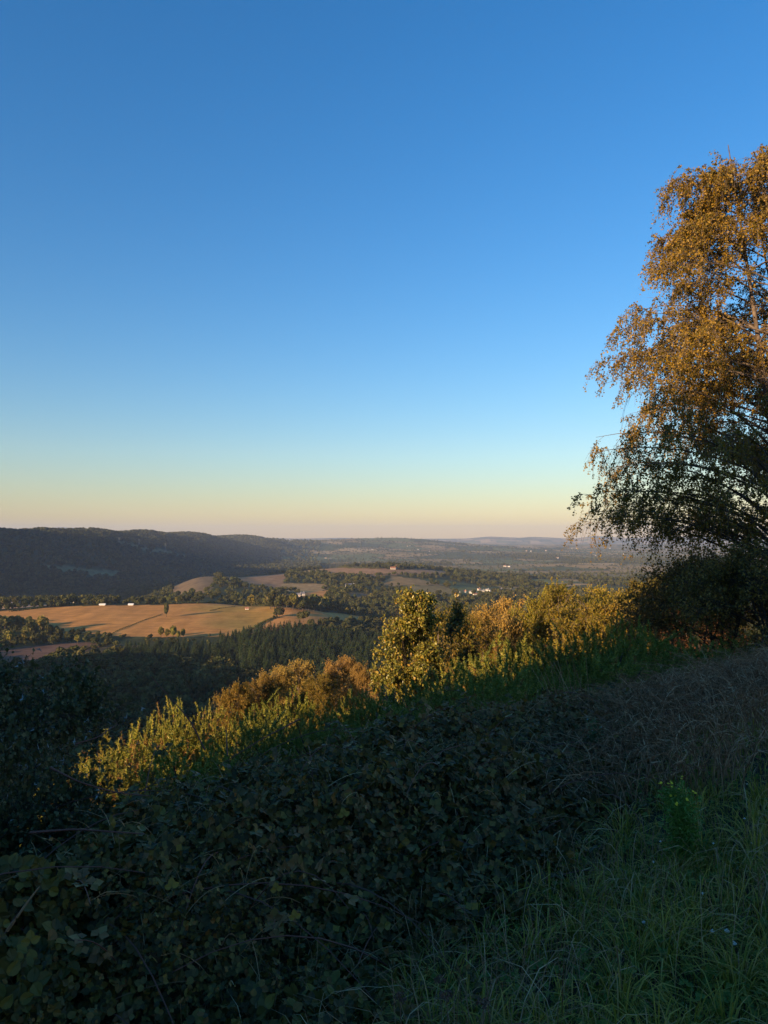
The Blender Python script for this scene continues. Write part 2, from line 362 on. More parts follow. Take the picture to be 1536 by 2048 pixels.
def landuse(x, y):
    """colour (n,3) and wood mask for plan points"""
    x = np.asarray(x, float); y = np.asarray(y, float); n = x.shape
    r = np.hypot(x, y); px = 768 + F * x / np.maximum(y, 1)
    C = np.zeros(n + (3,)); C[:] = WOODC; wood = np.ones(n, bool)
    far = y > 2150
    wx = x + 60 * fbm(x / 300., y / 300., 31, 3); wy = y + 60 * fbm(x / 300., y / 300., 32, 3)
    idv, bd = voro(wx, wy, 300., 21)
    open_ = (fbm(x / 1500., y / 1500., 41, 3) + .45 * fbm(x / 500., y / 500., 43, 2) > -.42) & far & (bd > 12)
    ridge = (px < 560) & (y < 6200) & (y > 1000)
    shade_v = (px < 900) & (y < 4300)
    open_ &= ~ridge & ~(shade_v & (idv < .8))
    mid = (y > 1000) & (y < 2150) & (px > 520)
    id2, bd2 = voro(wx * 1.3, wy, 170., 77)
    open_ |= mid & (id2 > .70) & (bd2 > 6); idv = np.where(mid, (id2 - .7) * 3.3, idv)
    idv = np.clip(idv, 0, .999)
    pal = np.array([(.36, .24, .10), (.15, .16, .06), (.22, .17, .07), (.09, .105, .04), (.46, .31, .14), (.08, .09, .035), (.28, .19, .08)])
    pc = pal[(idv * 6.99).astype(int)]
    C[open_] = pc[open_]; wood &= ~open_
    for p, c in FIELDS:
        m = inside(p, x, y); C[m] = c; wood[m] = False
    g = inside(FIELDS[0][0], x, y)
    if g.any():
        q = (.6 * sstep(-.25, .35, fbm(x / 90., y / 160., 51, 4) + .55 * sstep(-200, -110, x) - .25))[..., None]
        C = np.where(g[..., None], C * (1 - q) + np.array(GREENISH) * q, C)
    wood &= (r > 130)
    C[r < 130] = (.05, .05, .03)
    return C, wood

# ------------------------------------------------------------------ terrain mesh (one sheet, finer where it is seen)
def terrain():
    th = np.concatenate([np.linspace(-180, -34, 74)[:-1], np.linspace(-34, -28.5, 12)[:-1], np.linspace(-28.5, 28.5, 381), np.linspace(28.5, 34, 12)[1:], np.linspace(34, 180, 74)[1:]])
    lr = [0.35]
    while lr[-1] < 19400:
        r = lr[-1]; st = .05 if r < 20 else .03 if r < 250 else .0065 if 600 < r < 1100 else .012 if r < 5500 else .016
        lr.append(r * (1 + st))
    R = np.array(lr); n, m = len(R), len(th)
    T, RR = np.meshgrid(np.radians(th), R)
    X = RR * np.sin(T); Y = RR * np.cos(T)
    Z = height(X, Y)
    C, wd = landuse(X, Y)
    V = np.stack([X, Y, Z], -1).reshape(-1, 3)
    i = np.arange(n - 1)[:, None]; j = np.arange(m - 1)[None]
    q = np.stack([i * m + j, i * m + j + 1, (i + 1) * m + j + 1, (i + 1) * m + j], -1).reshape(-1, 4)
    # centre cap
    V = np.concatenate([V, [[0, 0, hz(0, 0.01)]]]); c = len(V) - 1
    cap = np.array([[c, k + 1, k] for k in range(m - 1)])
    mat, nt, out = newmat('ground_soil_and_fields')
    at = nt.nodes.new('ShaderNodeAttribute'); at.attribute_name = 'landuse'
    geo = nt.nodes.new('ShaderNodeNewGeometry')
    n1 = nt.nodes.new('ShaderNodeTexNoise'); n1.inputs['Scale'].default_value = .06; n1.inputs['Detail'].default_value = 9; n1.inputs['Roughness'].default_value = .65
    mp = nt.nodes.new('ShaderNodeMapping'); mp.inputs['Scale'].default_value = (1, .35, 1); mp.inputs['Rotation'].default_value = (0, 0, .5)
    nt.links.new(geo.outputs['Position'], mp.inputs[0]); nt.links.new(mp.outputs[0], n1.inputs['Vector'])
    mr = nt.nodes.new('ShaderNodeMapRange'); mr.inputs[1].default_value = .3; mr.inputs[2].default_value = .7; mr.inputs[3].default_value = .72; mr.inputs[4].default_value = 1.22
    nt.links.new(n1.outputs[0], mr.inputs[0])
    mp2 = nt.nodes.new('ShaderNodeMapping'); mp2.inputs['Scale'].default_value = (.035, .30, .3); mp2.inputs['Rotation'].default_value = (0, 0, -.25)
    n2 = nt.nodes.new('ShaderNodeTexNoise'); n2.inputs['Scale'].default_value = 1.0; n2.inputs['Detail'].default_value = 6; n2.inputs['Roughness'].default_value = .6
    nt.links.new(geo.outputs['Position'], mp2.inputs[0]); nt.links.new(mp2.outputs[0], n2.inputs['Vector'])
    mr2 = nt.nodes.new('ShaderNodeMapRange'); mr2.inputs[1].default_value = .35; mr2.inputs[2].default_value = .65; mr2.inputs[3].default_value = .78; mr2.inputs[4].default_value = 1.16
    nt.links.new(n2.outputs[0], mr2.inputs[0])
    mul = nt.nodes.new('ShaderNodeMath'); mul.operation = 'MULTIPLY'; nt.links.new(mr.outputs[0], mul.inputs[0]); nt.links.new(mr2.outputs[0], mul.inputs[1])
    mx = nt.nodes.new('ShaderNodeVectorMath'); mx.operation = 'SCALE'
    nt.links.new(at.outputs['Color'], mx.inputs[0]); nt.links.new(mul.outputs[0], mx.inputs['Scale'])
    p = nt.nodes.new('ShaderNodeBsdfPrincipled'); p.inputs['Roughness'].default_value = .95; p.inputs['Specular IOR Level'].default_value = .05
    nt.links.new(mx.outputs[0], p.inputs['Base Color']); nt.links.new(p.outputs[0], out.inputs[0])
    me = mesh('ground', [(V, q[:, ::-1], mat), (np.zeros((0, 3)), cap - len(V), mat)], True)
    ca = me.color_attributes.new('landuse', 'FLOAT_COLOR', 'POINT')
    cc = np.ones((len(V), 4), np.float32); cc[:-1, :3] = C.reshape(-1, 3); cc[-1, :3] = (.05, .05, .03)
    ca.data.foreach_set('color', cc.ravel())
    return tag(obj('ground', me), 'rolling ground of the hillside, valley, fields and distant hills', None, None, 'structure')
terrain()

# haze: one closed box round everything
hb = [(-20500, -20500, -200), (20500, -20500, -200), (20500, 20500, -200), (-20500, 20500, -200),
      (-20500, -20500, 300), (20500, -20500, 300), (20500, 20500, 300), (-20500, 20500, 300)]
HF = np.array([[0, 3, 2, 1], [4, 5, 6, 7], [0, 1, 5, 4], [1, 2, 6, 5], [2, 3, 7, 6], [3, 0, 4, 7]])
hm, nt, out = newmat('valley_haze')
pv = nt.nodes.new('ShaderNodeVolumePrincipled'); pv.inputs['Color'].default_value = (.60, .74, 1.0, 1)
pv.inputs['Density'].default_value = 5e-5; pv.inputs['Anisotropy'].default_value = 0.0
nt.links.new(pv.outputs[0], out.inputs['Volume'])
tag(obj('haze', mesh('haze', [(np.array(hb), HF, hm)])), 'thin blue evening haze over the whole valley', None, None, 'stuff')

# ------------------------------------------------------------------ far and middle-distance trees
def crown_broad(seed, n=420, q=.16, mat=M_tree, lobes=7, low=.22, wide=.46):
    """crown of a broadleaf tree one unit tall: leaf clumps spread over uneven lobes"""
    r = np.random.default_rng(seed)
    c = np.stack([r.uniform(-.26, .26, lobes), r.uniform(-.26, .26, lobes), r.uniform(.42, .78, lobes)], 1); c[0] = (0, 0, .68)
    rad = r.uniform(.17, .27, lobes); rad[0] = .28
    k = r.integers(0, lobes, n); d = norm(r.normal(size=(n, 3)))
    pos = c[k] + d * (rad[k] * r.uniform(.72, 1.06, n))[:, None]
    pos[:, 2] = np.maximum(pos[:, 2], low + .1 * r.random(n))
    pos[:, :2] *= wide / .46
    nn = norm(d + r.normal(size=(n, 3)) * .45)
    X = np.cross(nn, r.normal(size=(n, 3))); Y = np.cross(nn, X)
    V, Fc = place(CLUMP[0], CLUMP[1], pos, X, Y, q * r.uniform(.6, 1.25, n))
    return V, Fc
def trunk_parts(h=.55, r0=.03, seed=0, n=5):
    r = np.random.default_rng(seed)
    P = bez(np.zeros((1, 3)), np.array([[.02, -.02, h * .5]]), np.array([[0, .02, h]]), 5)
    R = np.linspace(r0, r0 * .45, 5)[None]
    V1, F1 = tubes(P, R, 6)
    e = np.stack([r.uniform(-.25, .25, n), r.uniform(-.25, .25, n), r.uniform(.5, .8, n)], 1)
    s = np.stack([np.zeros(n), np.zeros(n), r.uniform(.22, h * .9, n)], 1)
    P = bez(s, (s + e) / 2 + [0, 0, -.04], e, 4); V2, F2 = tubes(P, np.linspace(r0 * .5, .006, 4)[None].repeat(n, 0), 4)
    return V1, F1, V2, F2
def crown_pine(seed, n=330):
    r = np.random.default_rng(seed)
    z = 1 - (1 - .10) * r.random(n) ** .62
    z = np.clip(z, .1, .99); a = r.uniform(0, 6.283, n); rr = (1.02 - z) * .22 * r.uniform(.45, 1.1, n) + .008
    pos = np.stack([rr * np.cos(a), rr * np.sin(a), z], 1)
    Y = norm(np.stack([np.cos(a), np.sin(a), -.35 + 0 * a], 1)); X = np.stack([-np.sin(a), np.cos(a), r.normal(size=n) * .3], 1)
    T = np.array([[-.35, -.2, 0], [.35, -.2, 0], [.22, .5, .06], [0, .95, -.1], [-.22, .5, .06]]); Fq = np.array([[0, 1, 2, 3, 4]])
    return place(T, Fq, pos, X, Y, .095 * r.uniform(.7, 1.2, n) * (1.25 - .6 * z))

BROAD = []     # (crown mesh, trunk mesh, whole mesh)
for k in range(6):
    mt = M_tree_y if k == 5 else M_tree
    V, Fc = crown_broad(100 + k, 460 if k != 5 else 380, .15, mt, 6 + k % 3, .16 + .03 * (k % 3), (.46, .42, .5, .40, .46, .36)[k])
    t1, f1, t2, f2 = trunk_parts(seed=k)
    BROAD.append((mesh('crown', [(V, Fc, mt)]), mesh('trunk', [(t1, f1, M_trunk), (t2, f2, M_trunk)], True),
                  mesh('broadleaf_tree', [(V, Fc, mt), (t1, f1, M_trunk), (t2, f2, M_trunk)])))
PINE = []
for k in range(3):
    V, Fc = crown_pine(200 + k)
    P = np.linspace([0, 0, 0], [0, 0, .97], 4)[None]; tv, tf = tubes(P, np.array([[.016, .012, .008, .002]]), 5)
    PINE.append((mesh('crown', [(V, Fc, M_pine)]), mesh('trunk', [(tv, tf, M_trunk)]), mesh('pine_tree', [(V, Fc, M_pine), (tv, tf, M_trunk)])))
FARC = []
for k in range(3):
    V, Fc = crown_broad(300 + k, 70, .36, M_tree, 4, .1, .5); FARC.append(mesh('far_tree', [(V, Fc, M_tree)]))

def protos(name, meshes):
    c = bpy.data.collections.new(name)
    for i, me in enumerate(meshes):
        o = bpy.data.objects.new('%s_shape_%s' % (name, chr(97 + i)), me); c.objects.link(o)
    return c
def forest(name, label, pts, scale, rot, idx, coll):
    """one stuff object: trees too many or too far to count, instanced on its vertices"""
    me = bpy.data.meshes.new(name); me.vertices.add(len(pts)); me.vertices.foreach_set('co', np.asarray(pts, np.float32).ravel())
    for nm, ty, arr in (('tree_scale', 'FLOAT', scale), ('tree_turn', 'FLOAT', rot)):
        a = me.attributes.new(nm, ty, 'POINT'); a.data.foreach_set('value', np.asarray(arr, np.float32))
    a = me.attributes.new('tree_kind', 'INT', 'POINT'); a.data.foreach_set('value', np.asarray(idx, np.int32))
    o = tag(obj(name, me), label, None, None, 'stuff')
    g = bpy.data.node_groups.new(name, 'GeometryNodeTree')
    g.interface.new_socket('Geometry', in_out='INPUT', socket_type='NodeSocketGeometry')
    g.interface.new_socket('Geometry', in_out='OUTPUT', socket_type='NodeSocketGeometry')
    gi = g.nodes.new('NodeGroupInput'); go = g.nodes.new('NodeGroupOutput')
    iop = g.nodes.new('GeometryNodeInstanceOnPoints'); ci = g.nodes.new('GeometryNodeCollectionInfo')
    ci.inputs['Collection'].default_value = coll; ci.inputs['Separate Children'].default_value = True; ci.inputs['Reset Children'].default_value = True
    def named(nm, dt):
        n = g.nodes.new('GeometryNodeInputNamedAttribute'); n.data_type = dt; n.inputs['Name'].default_value = nm; return n.outputs[0]
    cx = g.nodes.new('ShaderNodeCombineXYZ'); g.links.new(named('tree_turn', 'FLOAT'), cx.inputs[2])
    g.links.new(gi.outputs[0], iop.inputs['Points']); g.links.new(ci.outputs[0], iop.inputs['Instance'])
    iop.inputs['Pick Instance'].default_value = True
    g.links.new(named('tree_kind', 'INT'), iop.inputs['Instance Index']); g.links.new(cx.outputs[0], iop.inputs['Rotation'])
    g.links.new(named('tree_scale', 'FLOAT'), iop.inputs['Scale']); g.links.new(iop.outputs[0], go.inputs[0])
    md = o.modifiers.new('instances', 'NODES'); md.node_group = g
    return o

def scatter(n, y0, y1, umax=.68, umin=-.78):
    y = np.sqrt(rng.uniform(y0 * y0, y1 * y1, n)); x = rng.uniform(umin, umax, n) * y
    return x, y
def thin(x, y, cell):
    """keep at most one point per cell so crowns do not pile up"""
    key = np.floor(x / cell).astype(np.int64) * 1000003 + np.floor(y / cell).astype(np.int64)
    _, i = np.unique(key, return_index=True); return x[i], y[i]

bx, by, bh, bk = [], [], [], []        # broadleaf
px_, py_, ph_ = [], [], []             # pines
x, y = scatter(32000, 135, 1050); x, y = thin(x, y, 6.0)
C, w = landuse(x, y); z = height(x, y); u, v = project(x, y, z)
w &= z < -64
pine = (u > 430 + (v - 1270) * .4) & (u < 800) & (y > 420) & (y < 745) & (v < 1375)
pine |= (u > 250) & (u < 520) & (y > 530) & (y < 620) & (v > 1290)
field_edge = (y > 620) & ~pine
w &= ~((y > 590) & (u > 225) & (u < 480) & ~pine & (rng.random(len(x)) > .2))
keep = w & (rng.random(len(x)) < np.where(pine, 1.0, np.where(y > 745, .55, .85)))
x, y, z, u, pine = x[keep], y[keep], z[keep], u[keep], pine[keep]
h = rng.uniform(8, 13.5, len(x)); h *= np.interp(y, [480, 600, 650, 700, 760, 1050], [1, .6, .42, .42, .65, .75])
px_.append(x[pine]); py_.append(y[pine]); ph_.append(rng.uniform(12, 17, pine.sum()) * np.where(u[pine] < 480, .6, 1) * np.interp(y[pine], [600, 700, 745], [1, .75, .7]))
bx.append(x[~pine]); by.append(y[~pine]); bh.append(h[~pine]); bk.append(rng.integers(0, 5, (~pine).sum()))
x, y = scatter(76000, 1050, 2300); x, y = thin(x, y, 8.5)
C, w = landuse(x, y); dens = fbm(x / 130., y / 130., 61, 3)
keep = w & (rng.random(len(x)) < np.where(x / y < -.33, .9, .50 + .7 * dens))
x, y = x[keep], y[keep]
bx.append(x); by.append(y); bh.append(rng.uniform(6, 11, len(x)) * (1 + .35 * (rng.random(len(x)) < .1))); bk.append(rng.integers(0, 5, len(x)))
bx, by, bh, bk = map(np.concatenate, (bx, by, bh, bk)); px_, py_, ph_ = map(np.concatenate, (px_, py_, ph_))
def split_nearest(x, y, h, count):
    u, v = project(x, y, height(x, y)); ok = (u > -20) & (u < 1556) & (v < 1440) & ~((u > 700) & (y < 700)) & ~((v > 1330) & (u > 450))& ~((v > 1400) & (u > 150))
    sc = np.where(ok, h / y, -1); order = np.argsort(-sc); return order[:count], order[count:]
near_b, rest_b = split_nearest(bx, by, bh, 270); near_p, rest_p = split_nearest(px_, py_, ph_, 200)
pick_i = rest_b
forest('broadleaf_wood', 'dark broadleaf woods covering the valley floor and lower slopes',
       np.stack([bx, by, height(bx, by) - .3], 1)[rest_b], bh[rest_b], rng.uniform(0, 6.28, len(rest_b)), bk[rest_b], protos('broadleaf', [b[2] for b in BROAD]))
forest('pine_wood', 'dense dark pine plantation below the orange field',
       np.stack([px_, py_, height(px_, py_) - .3], 1)[rest_p], ph_[rest_p], rng.uniform(0, 6.28, len(rest_p)), rng.integers(0, 3, len(rest_p)), protos('pine', [b[2] for b in PINE]))
for i in near_b:
    o = obj('broadleaf_tree', BROAD[int(bk[i])][2], None, (bx[i], by[i], hz(bx[i], by[i]) - .3)); o.scale = (bh[i],) * 3; o.rotation_euler = (0, 0, rng.uniform(0, 6.28))
    tag(o, 'round dark green tree in the shaded wood on the valley floor', 'tree', 'broadleaf trees of the shaded valley wood')
for i in near_p:
    o = obj('pine_tree', PINE[int(i) % 3][2], None, (px_[i], py_[i], hz(px_[i], py_[i]) - .3)); o.scale = (ph_[i],) * 3; o.rotation_euler = (0, 0, rng.uniform(0, 6.28))
    tag(o, 'narrow dark pine of the plantation below the orange fields', 'pine tree', 'pines of the plantation below the field')

# farther woods, hedges and scattered trees
x, y = scatter(150000, 2300, 7500, .56, -.56)
C, w = landuse(x, y); u = 768 + F * x / y
ridge = (u < 640) & (y < 6500)
hed = ~w & (rng.random(len(x)) < .05)
keep = (w & (rng.random(len(x)) < np.where(ridge, .75, .40))) | hed
x, y, ridge = x[keep], y[keep], ridge[keep]; h = rng.uniform(9, 17, len(x)) * np.where(ridge, np.interp(y, [2300, 5000, 7500], [.95, 1.3, 1.6]), np.interp(y, [2300, 3500, 7500], [.8, .55, .7]))
forest('distant_wood', 'distant woods and hedgerow trees on the blue ridge and far valley',
       np.stack([x, y, height(x, y) - 1], 1), h, rng.uniform(0, 6.28, len(x)), rng.integers(0, 3, len(x)), protos('far', FARC))

# lone and lit trees one can point to
ORD = 'first second third fourth fifth sixth seventh eighth ninth tenth eleventh twelfth thirteenth fourteenth fifteenth sixteenth seventeenth eighteenth nineteenth'.split()
def lone(px, py, hpx, kind, label, cat='tree', group=None, sx=1.0, d0=500.0, d1=3000.0, D=None, name='field_tree'):
    if D: X, Y, Z = atpx(px, D)
    else: X, Y, Z = hit(px, py, d0, d1)
    hm_ = hpx / F * Y
    t = thing(name, label, cat, (X, Y, Z - .2), group, rng.uniform(0, 6.28))
    src = PINE if kind < 0 else BROAD
    k = -kind - 1 if kind < 0 else kind
    a = obj('crown', src[k][0], t); b = obj('trunk', src[k][1], t)
    for c in (a, b): c.scale = (hm_ * sx, hm_ * sx, hm_)
    return t
lone(333, 1234, 29, 3, 'tall narrow tree standing alone on the line across the big orange field', sx=.62)
lone(559, 1235, 22, 2, 'dark round tree beside the hedge corner between the two orange fields')
lone(606, 1245, 24, 0, 'dark egg-shaped tree standing alone on the reddish right-hand field', sx=1.05)
lone(548, 1238, 8, 1, 'small dark bush on the hedge line left of the round field tree', 'bush')
lone(270, 1209, 14, 3, 'small round tree behind the field between the two white sheds')
lone(231, 1208, 17, 4, 'larger round tree between the two white sheds at the field top')
lone(340, 1208, 18, 0, 'dark tree at the top edge of the field behind the tall lone tree')
lone(353, 1208, 15, 5, 'paler small tree at the field top beside a darker one')
lone(503, 1215, 26, 5, 'yellowish tree at the top edge of the orange field, left of the tree belt')
for i, (a, b, c) in enumerate([(322, 1277, 24), (334, 1279, 22), (346, 1279, 28), (356, 1280, 20), (366, 1278, 22)]):
    lone(a, b, c, 5, ORD[i] + ' thin yellow poplar from the left at the foot of the orange field', 'tree', 'yellow poplars at the foot of the field', .7, name='poplar')
for i, (a, b, c, k) in enumerate(sorted([(10, 1262, 40, 0), (35, 1258, 34, 1), (60, 1270, 36, 2), (84, 1264, 40, 5), (100, 1273, 30, 3), (118, 1281, 26, 4), (20, 1290, 38, 5), (48, 1288, 34, 5),
                                  (75, 1290, 30, 0), (105, 1290, 24, 1), (136, 1286, 22, 2), (155, 1288, 24, 5), (172, 1288, 20, 0), (190, 1291, 20, 3), (212, 1293, 18, 1), (-10, 1300, 40, 5), (232, 1293, 16, 2)])):
    lone(a, b, c * .82, k, ORD[i] + ' olive tree of the sunlit clump at the left end of the orange field', 'tree', 'sunlit trees at the left end of the orange field', 1.0)
for i, (a, b, c, k) in enumerate([(3, 1216, 24, 0), (30, 1212, 18, 1), (55, 1210, 17, 2), (112, 1212, 20, 3), (126, 1211, 22, 1), (145, 1209, 24, 4)]):
    lone(a, b, c, k, ORD[i] + ' dark tree from the left among the pale field strips', 'tree', 'trees along the pale field strips', 1.0)
for i in range(16):
    a = 540 + i * 11 + rng.uniform(-3, 3)
    lone(a, 1218 + .05 * (a - 540), rng.uniform(24, 36) * (1 if i < 13 else .6), [0, 2, 4, 1, 5, 3][i % 6], ORD[i] + ' tree from the left in the belt behind the orange fields', 'tree', 'belt of trees behind the orange fields', .9)
lone(694, 1229, 14, 5, 'small square-topped yellow tree at the right end of the field', sx=.7)
lone(706, 1229, 16, 1, 'round olive tree right of the small yellow tree at the field end')

# hedges and banks on the near fields
def hedge(pts, hgt, label, wid=1.4, step=.7, d0=500, d1=3000, name='hedge'):
    P = [hit(a, b, d0, d1) for a, b in pts]; pos = []
    for (x0, y0, _), (x1, y1, _) in zip(P[:-1], P[1:]):
        n = max(int(math.hypot(x1 - x0, y1 - y0) / step), 2); t = np.linspace(0, 1, n)
        pos.append(np.stack([x0 + (x1 - x0) * t, y0 + (y1 - y0) * t], 1))
    pos = np.repeat(np.concatenate(pos), 5, 0); n = len(pos)
    gap = fbm(pos[:, 0] / 9, pos[:, 1] / 9, 71, 2)
    pos = pos + rng.normal(size=(n, 2)) * wid * .4
    hh = hgt * (.55 + .45 * np.clip(gap + .5, 0, 1.3)) * rng.uniform(.1, 1, n)
    pos = np.column_stack([pos, height(pos[:, 0], pos[:, 1]) + hh])
    nn = rdir(n); V, Fc = place(CLUMP[0], CLUMP[1], pos, np.cross(nn, rdir(n)), nn, rng.uniform(.6, 1.3, n) * min(1, hgt / 2.2))
    return tag(obj(name, mesh(name, [(V, Fc, M_tree)])), label, 'hedge')
hedge([(215, 1273), (235, 1262), (262, 1251), (290, 1240), (325, 1229)], 1.0, 'low dark hedge line climbing across the big orange field to the lone tree', 1.0)
hedge([(420, 1222), (440, 1217), (470, 1213.5)], 1.0, 'short dark hedge near the top of the orange field', 1.0)
hedge([(462, 1278), (500, 1262), (520, 1249), (540, 1240), (556, 1234)], 2.4, 'dark hedge between the green-orange field and the reddish field', 1.6)
hedge([(20, 1224), (60, 1219), (90, 1215), (115, 1211.5), (150, 1211)], 2.2, 'dark hedge under the pale strips at the left end of the field', 1.6)
hedge([(330, 1208.5), (400, 1207), (480, 1209), (545, 1213)], 3.2, 'green hedge along the top edge of the orange field', 2.4)
hedge([(160, 1208), (200, 1207.5), (240, 1207), (300, 1207.5), (330, 1208.5)], 2.2, 'thin hedge behind the two long white sheds', 2.0)
hedge([(130, 1307), (160, 1300), (200, 1294), (240, 1290)], 4.0, 'dark hedge between the two shaded ploughed fields', 2.4, d0=250)
hedge([(450, 1148), (500, 1146), (545, 1144)], 5.0, 'dark hedge along the top of the far brown field', 4)
hedge([(620, 1139), (700, 1137), (760, 1138)], 5.0, 'hedge along the top of the long far tan field', 4)
hedge([(700, 1153), (760, 1150), (860, 1152), (900, 1150)], 5.0, 'hedge below the white farmhouse on the far tan field', 4)

# ------------------------------------------------------------------ buildings
def house(px, py, L, W, H, label, roof=M_slate, wall=M_white, rot=0.0, cat='house', name='house', d0=500., d1=16000., rise=.38, wins=3, group=None):
    X, Y, Z = hit(px, py, d0, d1)
    t = thing(name, label, cat, (X, Y, Z - .4), group, rot)
    a, b = L / 2, W / 2; rz = H + W * rise
    V = np.array([[-a, -b, 0], [a, -b, 0], [a, b, 0], [-a, b, 0], [-a, -b, H], [a, -b, H], [a, b, H], [-a, b, H]])
    Q = np.array([[0, 1, 5, 4], [1, 2, 6, 5], [2, 3, 7, 6], [3, 0, 4, 7]])
    G = np.array([[-a, -b, H], [-a, b, H], [-a, 0, rz], [a, -b, H], [a, b, H], [a, 0, rz]]); GT_ = np.array([[0, 2, 1], [3, 4, 5]])
    obj('wall', mesh('wall', [(V, Q, wall), (G, GT_, wall)]), t)
    e = .5; th = .3
    R = []
    for s in (-1, 1):
        y0 = s * (b + e); zz = H - e * rise * 2 * (W / W) * .5
        for k in (0, th): R += [[-a - e, y0, zz + k + .02], [a + e, y0, zz + k + .02], [a + e, 0, rz + k + .02], [-a - e, 0, rz + k + .02]]
    bx_ = np.array([[0, 1, 2, 3], [4, 5, 6, 7], [0, 1, 5, 4], [1, 2, 6, 5], [2, 3, 7, 6], [3, 0, 4, 7]])
    rf = obj('roof', mesh('roof', [(np.array(R), np.concatenate([bx_, bx_ + 8]), roof)]), t)
    if cat == 'house':
        c = np.array([[x_, y_, z_] for z_ in (rz - .3, rz + 1.1) for x_, y_ in ((a - 1.6, -.4), (a - .8, -.4), (a - .8, .4), (a - 1.6, .4))])
        obj('chimney', mesh('chimney', [(c, np.array([[0, 1, 5, 4], [1, 2, 6, 5], [2, 3, 7, 6], [3, 0, 4, 7], [4, 5, 6, 7]]), wall)]), rf)
    for k in range(wins):
        wx = -a + (k + .5) * L / wins
        P = np.array([[wx - .5, -b - .04, H * .35], [wx + .5, -b - .04, H * .35], [wx + .5, -b - .04, H * .35 + 1.2], [wx - .5, -b - .04, H * .35 + 1.2]])
        P = np.concatenate([P, P + [0, .035, 0]])
        obj('window', mesh('window', [(P, bx_, M_glass)]), t)
    return t
house(205, 1211, 6.5, 4, 1.2, 'left one of two long white sheds at the top edge of the orange field', M_poly, M_white, .1, 'shed', 'shed', rise=.3, wins=0)
house(262, 1211, 5.5, 4, 1.2, 'right one of two long white sheds at the top edge of the orange field', M_poly, M_white, .1, 'shed', 'shed', rise=.3, wins=0)
house(142, 1206, 7, 6, 3.5, 'small white house half hidden by trees behind the left of the field', M_tile, M_white, .3)
house(32, 1211, 9, 7, 3.0, 'grey stone barn among trees at the far left of the field', M_slate, M_stone, .2, 'barn', 'barn', wins=0)
house(700, 1176, 17, 9, 5, 'long white farmhouse in sun among the olive trees beyond the belt', M_slate, M_white, .15, rise=.4)
house(456, 1149, 11, 8, 4, 'tiny white house at the top left of the far brown field', M_tile, M_white, .2)
house(605, 1191, 7, 6, 3.5, 'left small white building beside the little red field', M_slate, M_white, .3, wins=2)
house(598, 1193, 7, 6, 3.5, 'cream building next to the small white one by the red field', M_slate, M_stone, -.2, wins=2)
house(494, 1219, 4, 3, 1.7, 'tiny pink-roofed hut at the top edge of the orange field', M_tile, M_white, .1, 'hut', 'hut', wins=1)
house(796, 1137, 14, 9, 6, 'white farmhouse on the hilltop beyond the tan field', M_tile, M_white, .5)
house(786, 1139, 12, 8, 4, 'tile-roofed barn left of the hilltop farmhouse', M_tile, M_stone, .2, 'barn', 'barn', wins=0)
vil = [(958, 1181), (966, 1184), (975, 1182), (982, 1183), (990, 1182), (1002, 1181), (1012, 1184), (1021, 1182), (930, 1185), (942, 1187), (918, 1188), (907, 1186), (950, 1190)]
for i, (a, b) in enumerate(vil):
    house(a, b, rng.uniform(4, 7), 4, rng.uniform(2.2, 3.6), 'white house of the village in the trees beyond the yellow birches', M_slate if i % 4 else M_tile, M_white, rng.uniform(-.6, .6), group='houses of the village in the valley')
far_h = [(908, 1090), (1053, 1103), (1062, 1103), (1092, 1102), (1143, 1097), (1153, 1097), (1190, 1112), (1198, 1113), (1218, 1123), (1228, 1122), (1248, 1109), (1010, 1134), (1018, 1134), (1115, 1117), (1220, 1097), (1185, 1105),
         (820, 1092), (815, 1093), (836, 1100), (858, 1103), (660, 1118), (652, 1117), (745, 1100), (416, 1119), (404, 1120)]
for i, (a, b) in enumerate(far_h):
    house(a, b, rng.uniform(9, 16), 8, rng.uniform(4, 6), 'tiny white farm building far off across the hazy valley', M_tile if i % 2 else M_slate, M_white, rng.uniform(-.6, .6), group='far farm buildings across the valley', wins=0)

def pylon(px, py, hp, label):
    X, Y, Z = hit(px, py, 1800, 6000); H = hp / F * Y
    t = thing('pylon', label, 'pylon', (X, Y, Z), 'pylons on the wooded ridge', .4)
    P = []
    for sx in (-1, 1):
        for sy in (-1, 1): P.append(np.linspace([sx * H * .09, sy * H * .09, 0], [sx * H * .012, sy * H * .012, H], 5))
    for k in range(6):
        z0, z1 = H * k / 6.5, H * (k + 1) / 6.5
        w0, w1 = H * .09 * (1 - .87 * k / 6.5), H * .09 * (1 - .87 * (k + 1) / 6.5)
        for s in (-1, 1): P.append(np.linspace([-s * w0, -w0, z0], [s * w1, -w1, z1], 5)); P.append(np.linspace([-w0, -s * w0, z0], [-w1, s * w1, z1], 5))
    P = np.array(P); V, Fc = tubes(P, np.full(P.shape[:2], .22), 4); obj('lattice_mast', mesh('lattice_mast', [(V, Fc, M_metal)]), t)
    for z_ in (.72, .84, .95):
        A = np.linspace([-H * .16, 0, H * z_], [H * .16, 0, H * z_], 5)[None]; V, Fc = tubes(A, np.full((1, 5), .28), 4); obj('crossarm', mesh('crossarm', [(V, Fc, M_metal)]), t)
pylon(238, 1090, 15, 'left and highest of three grey pylons on the wooded ridge')
pylon(278, 1093, 15, 'middle one of three grey pylons on the wooded ridge')
pylon(331, 1104, 17, 'right and lowest of three grey pylons on the wooded ridge')

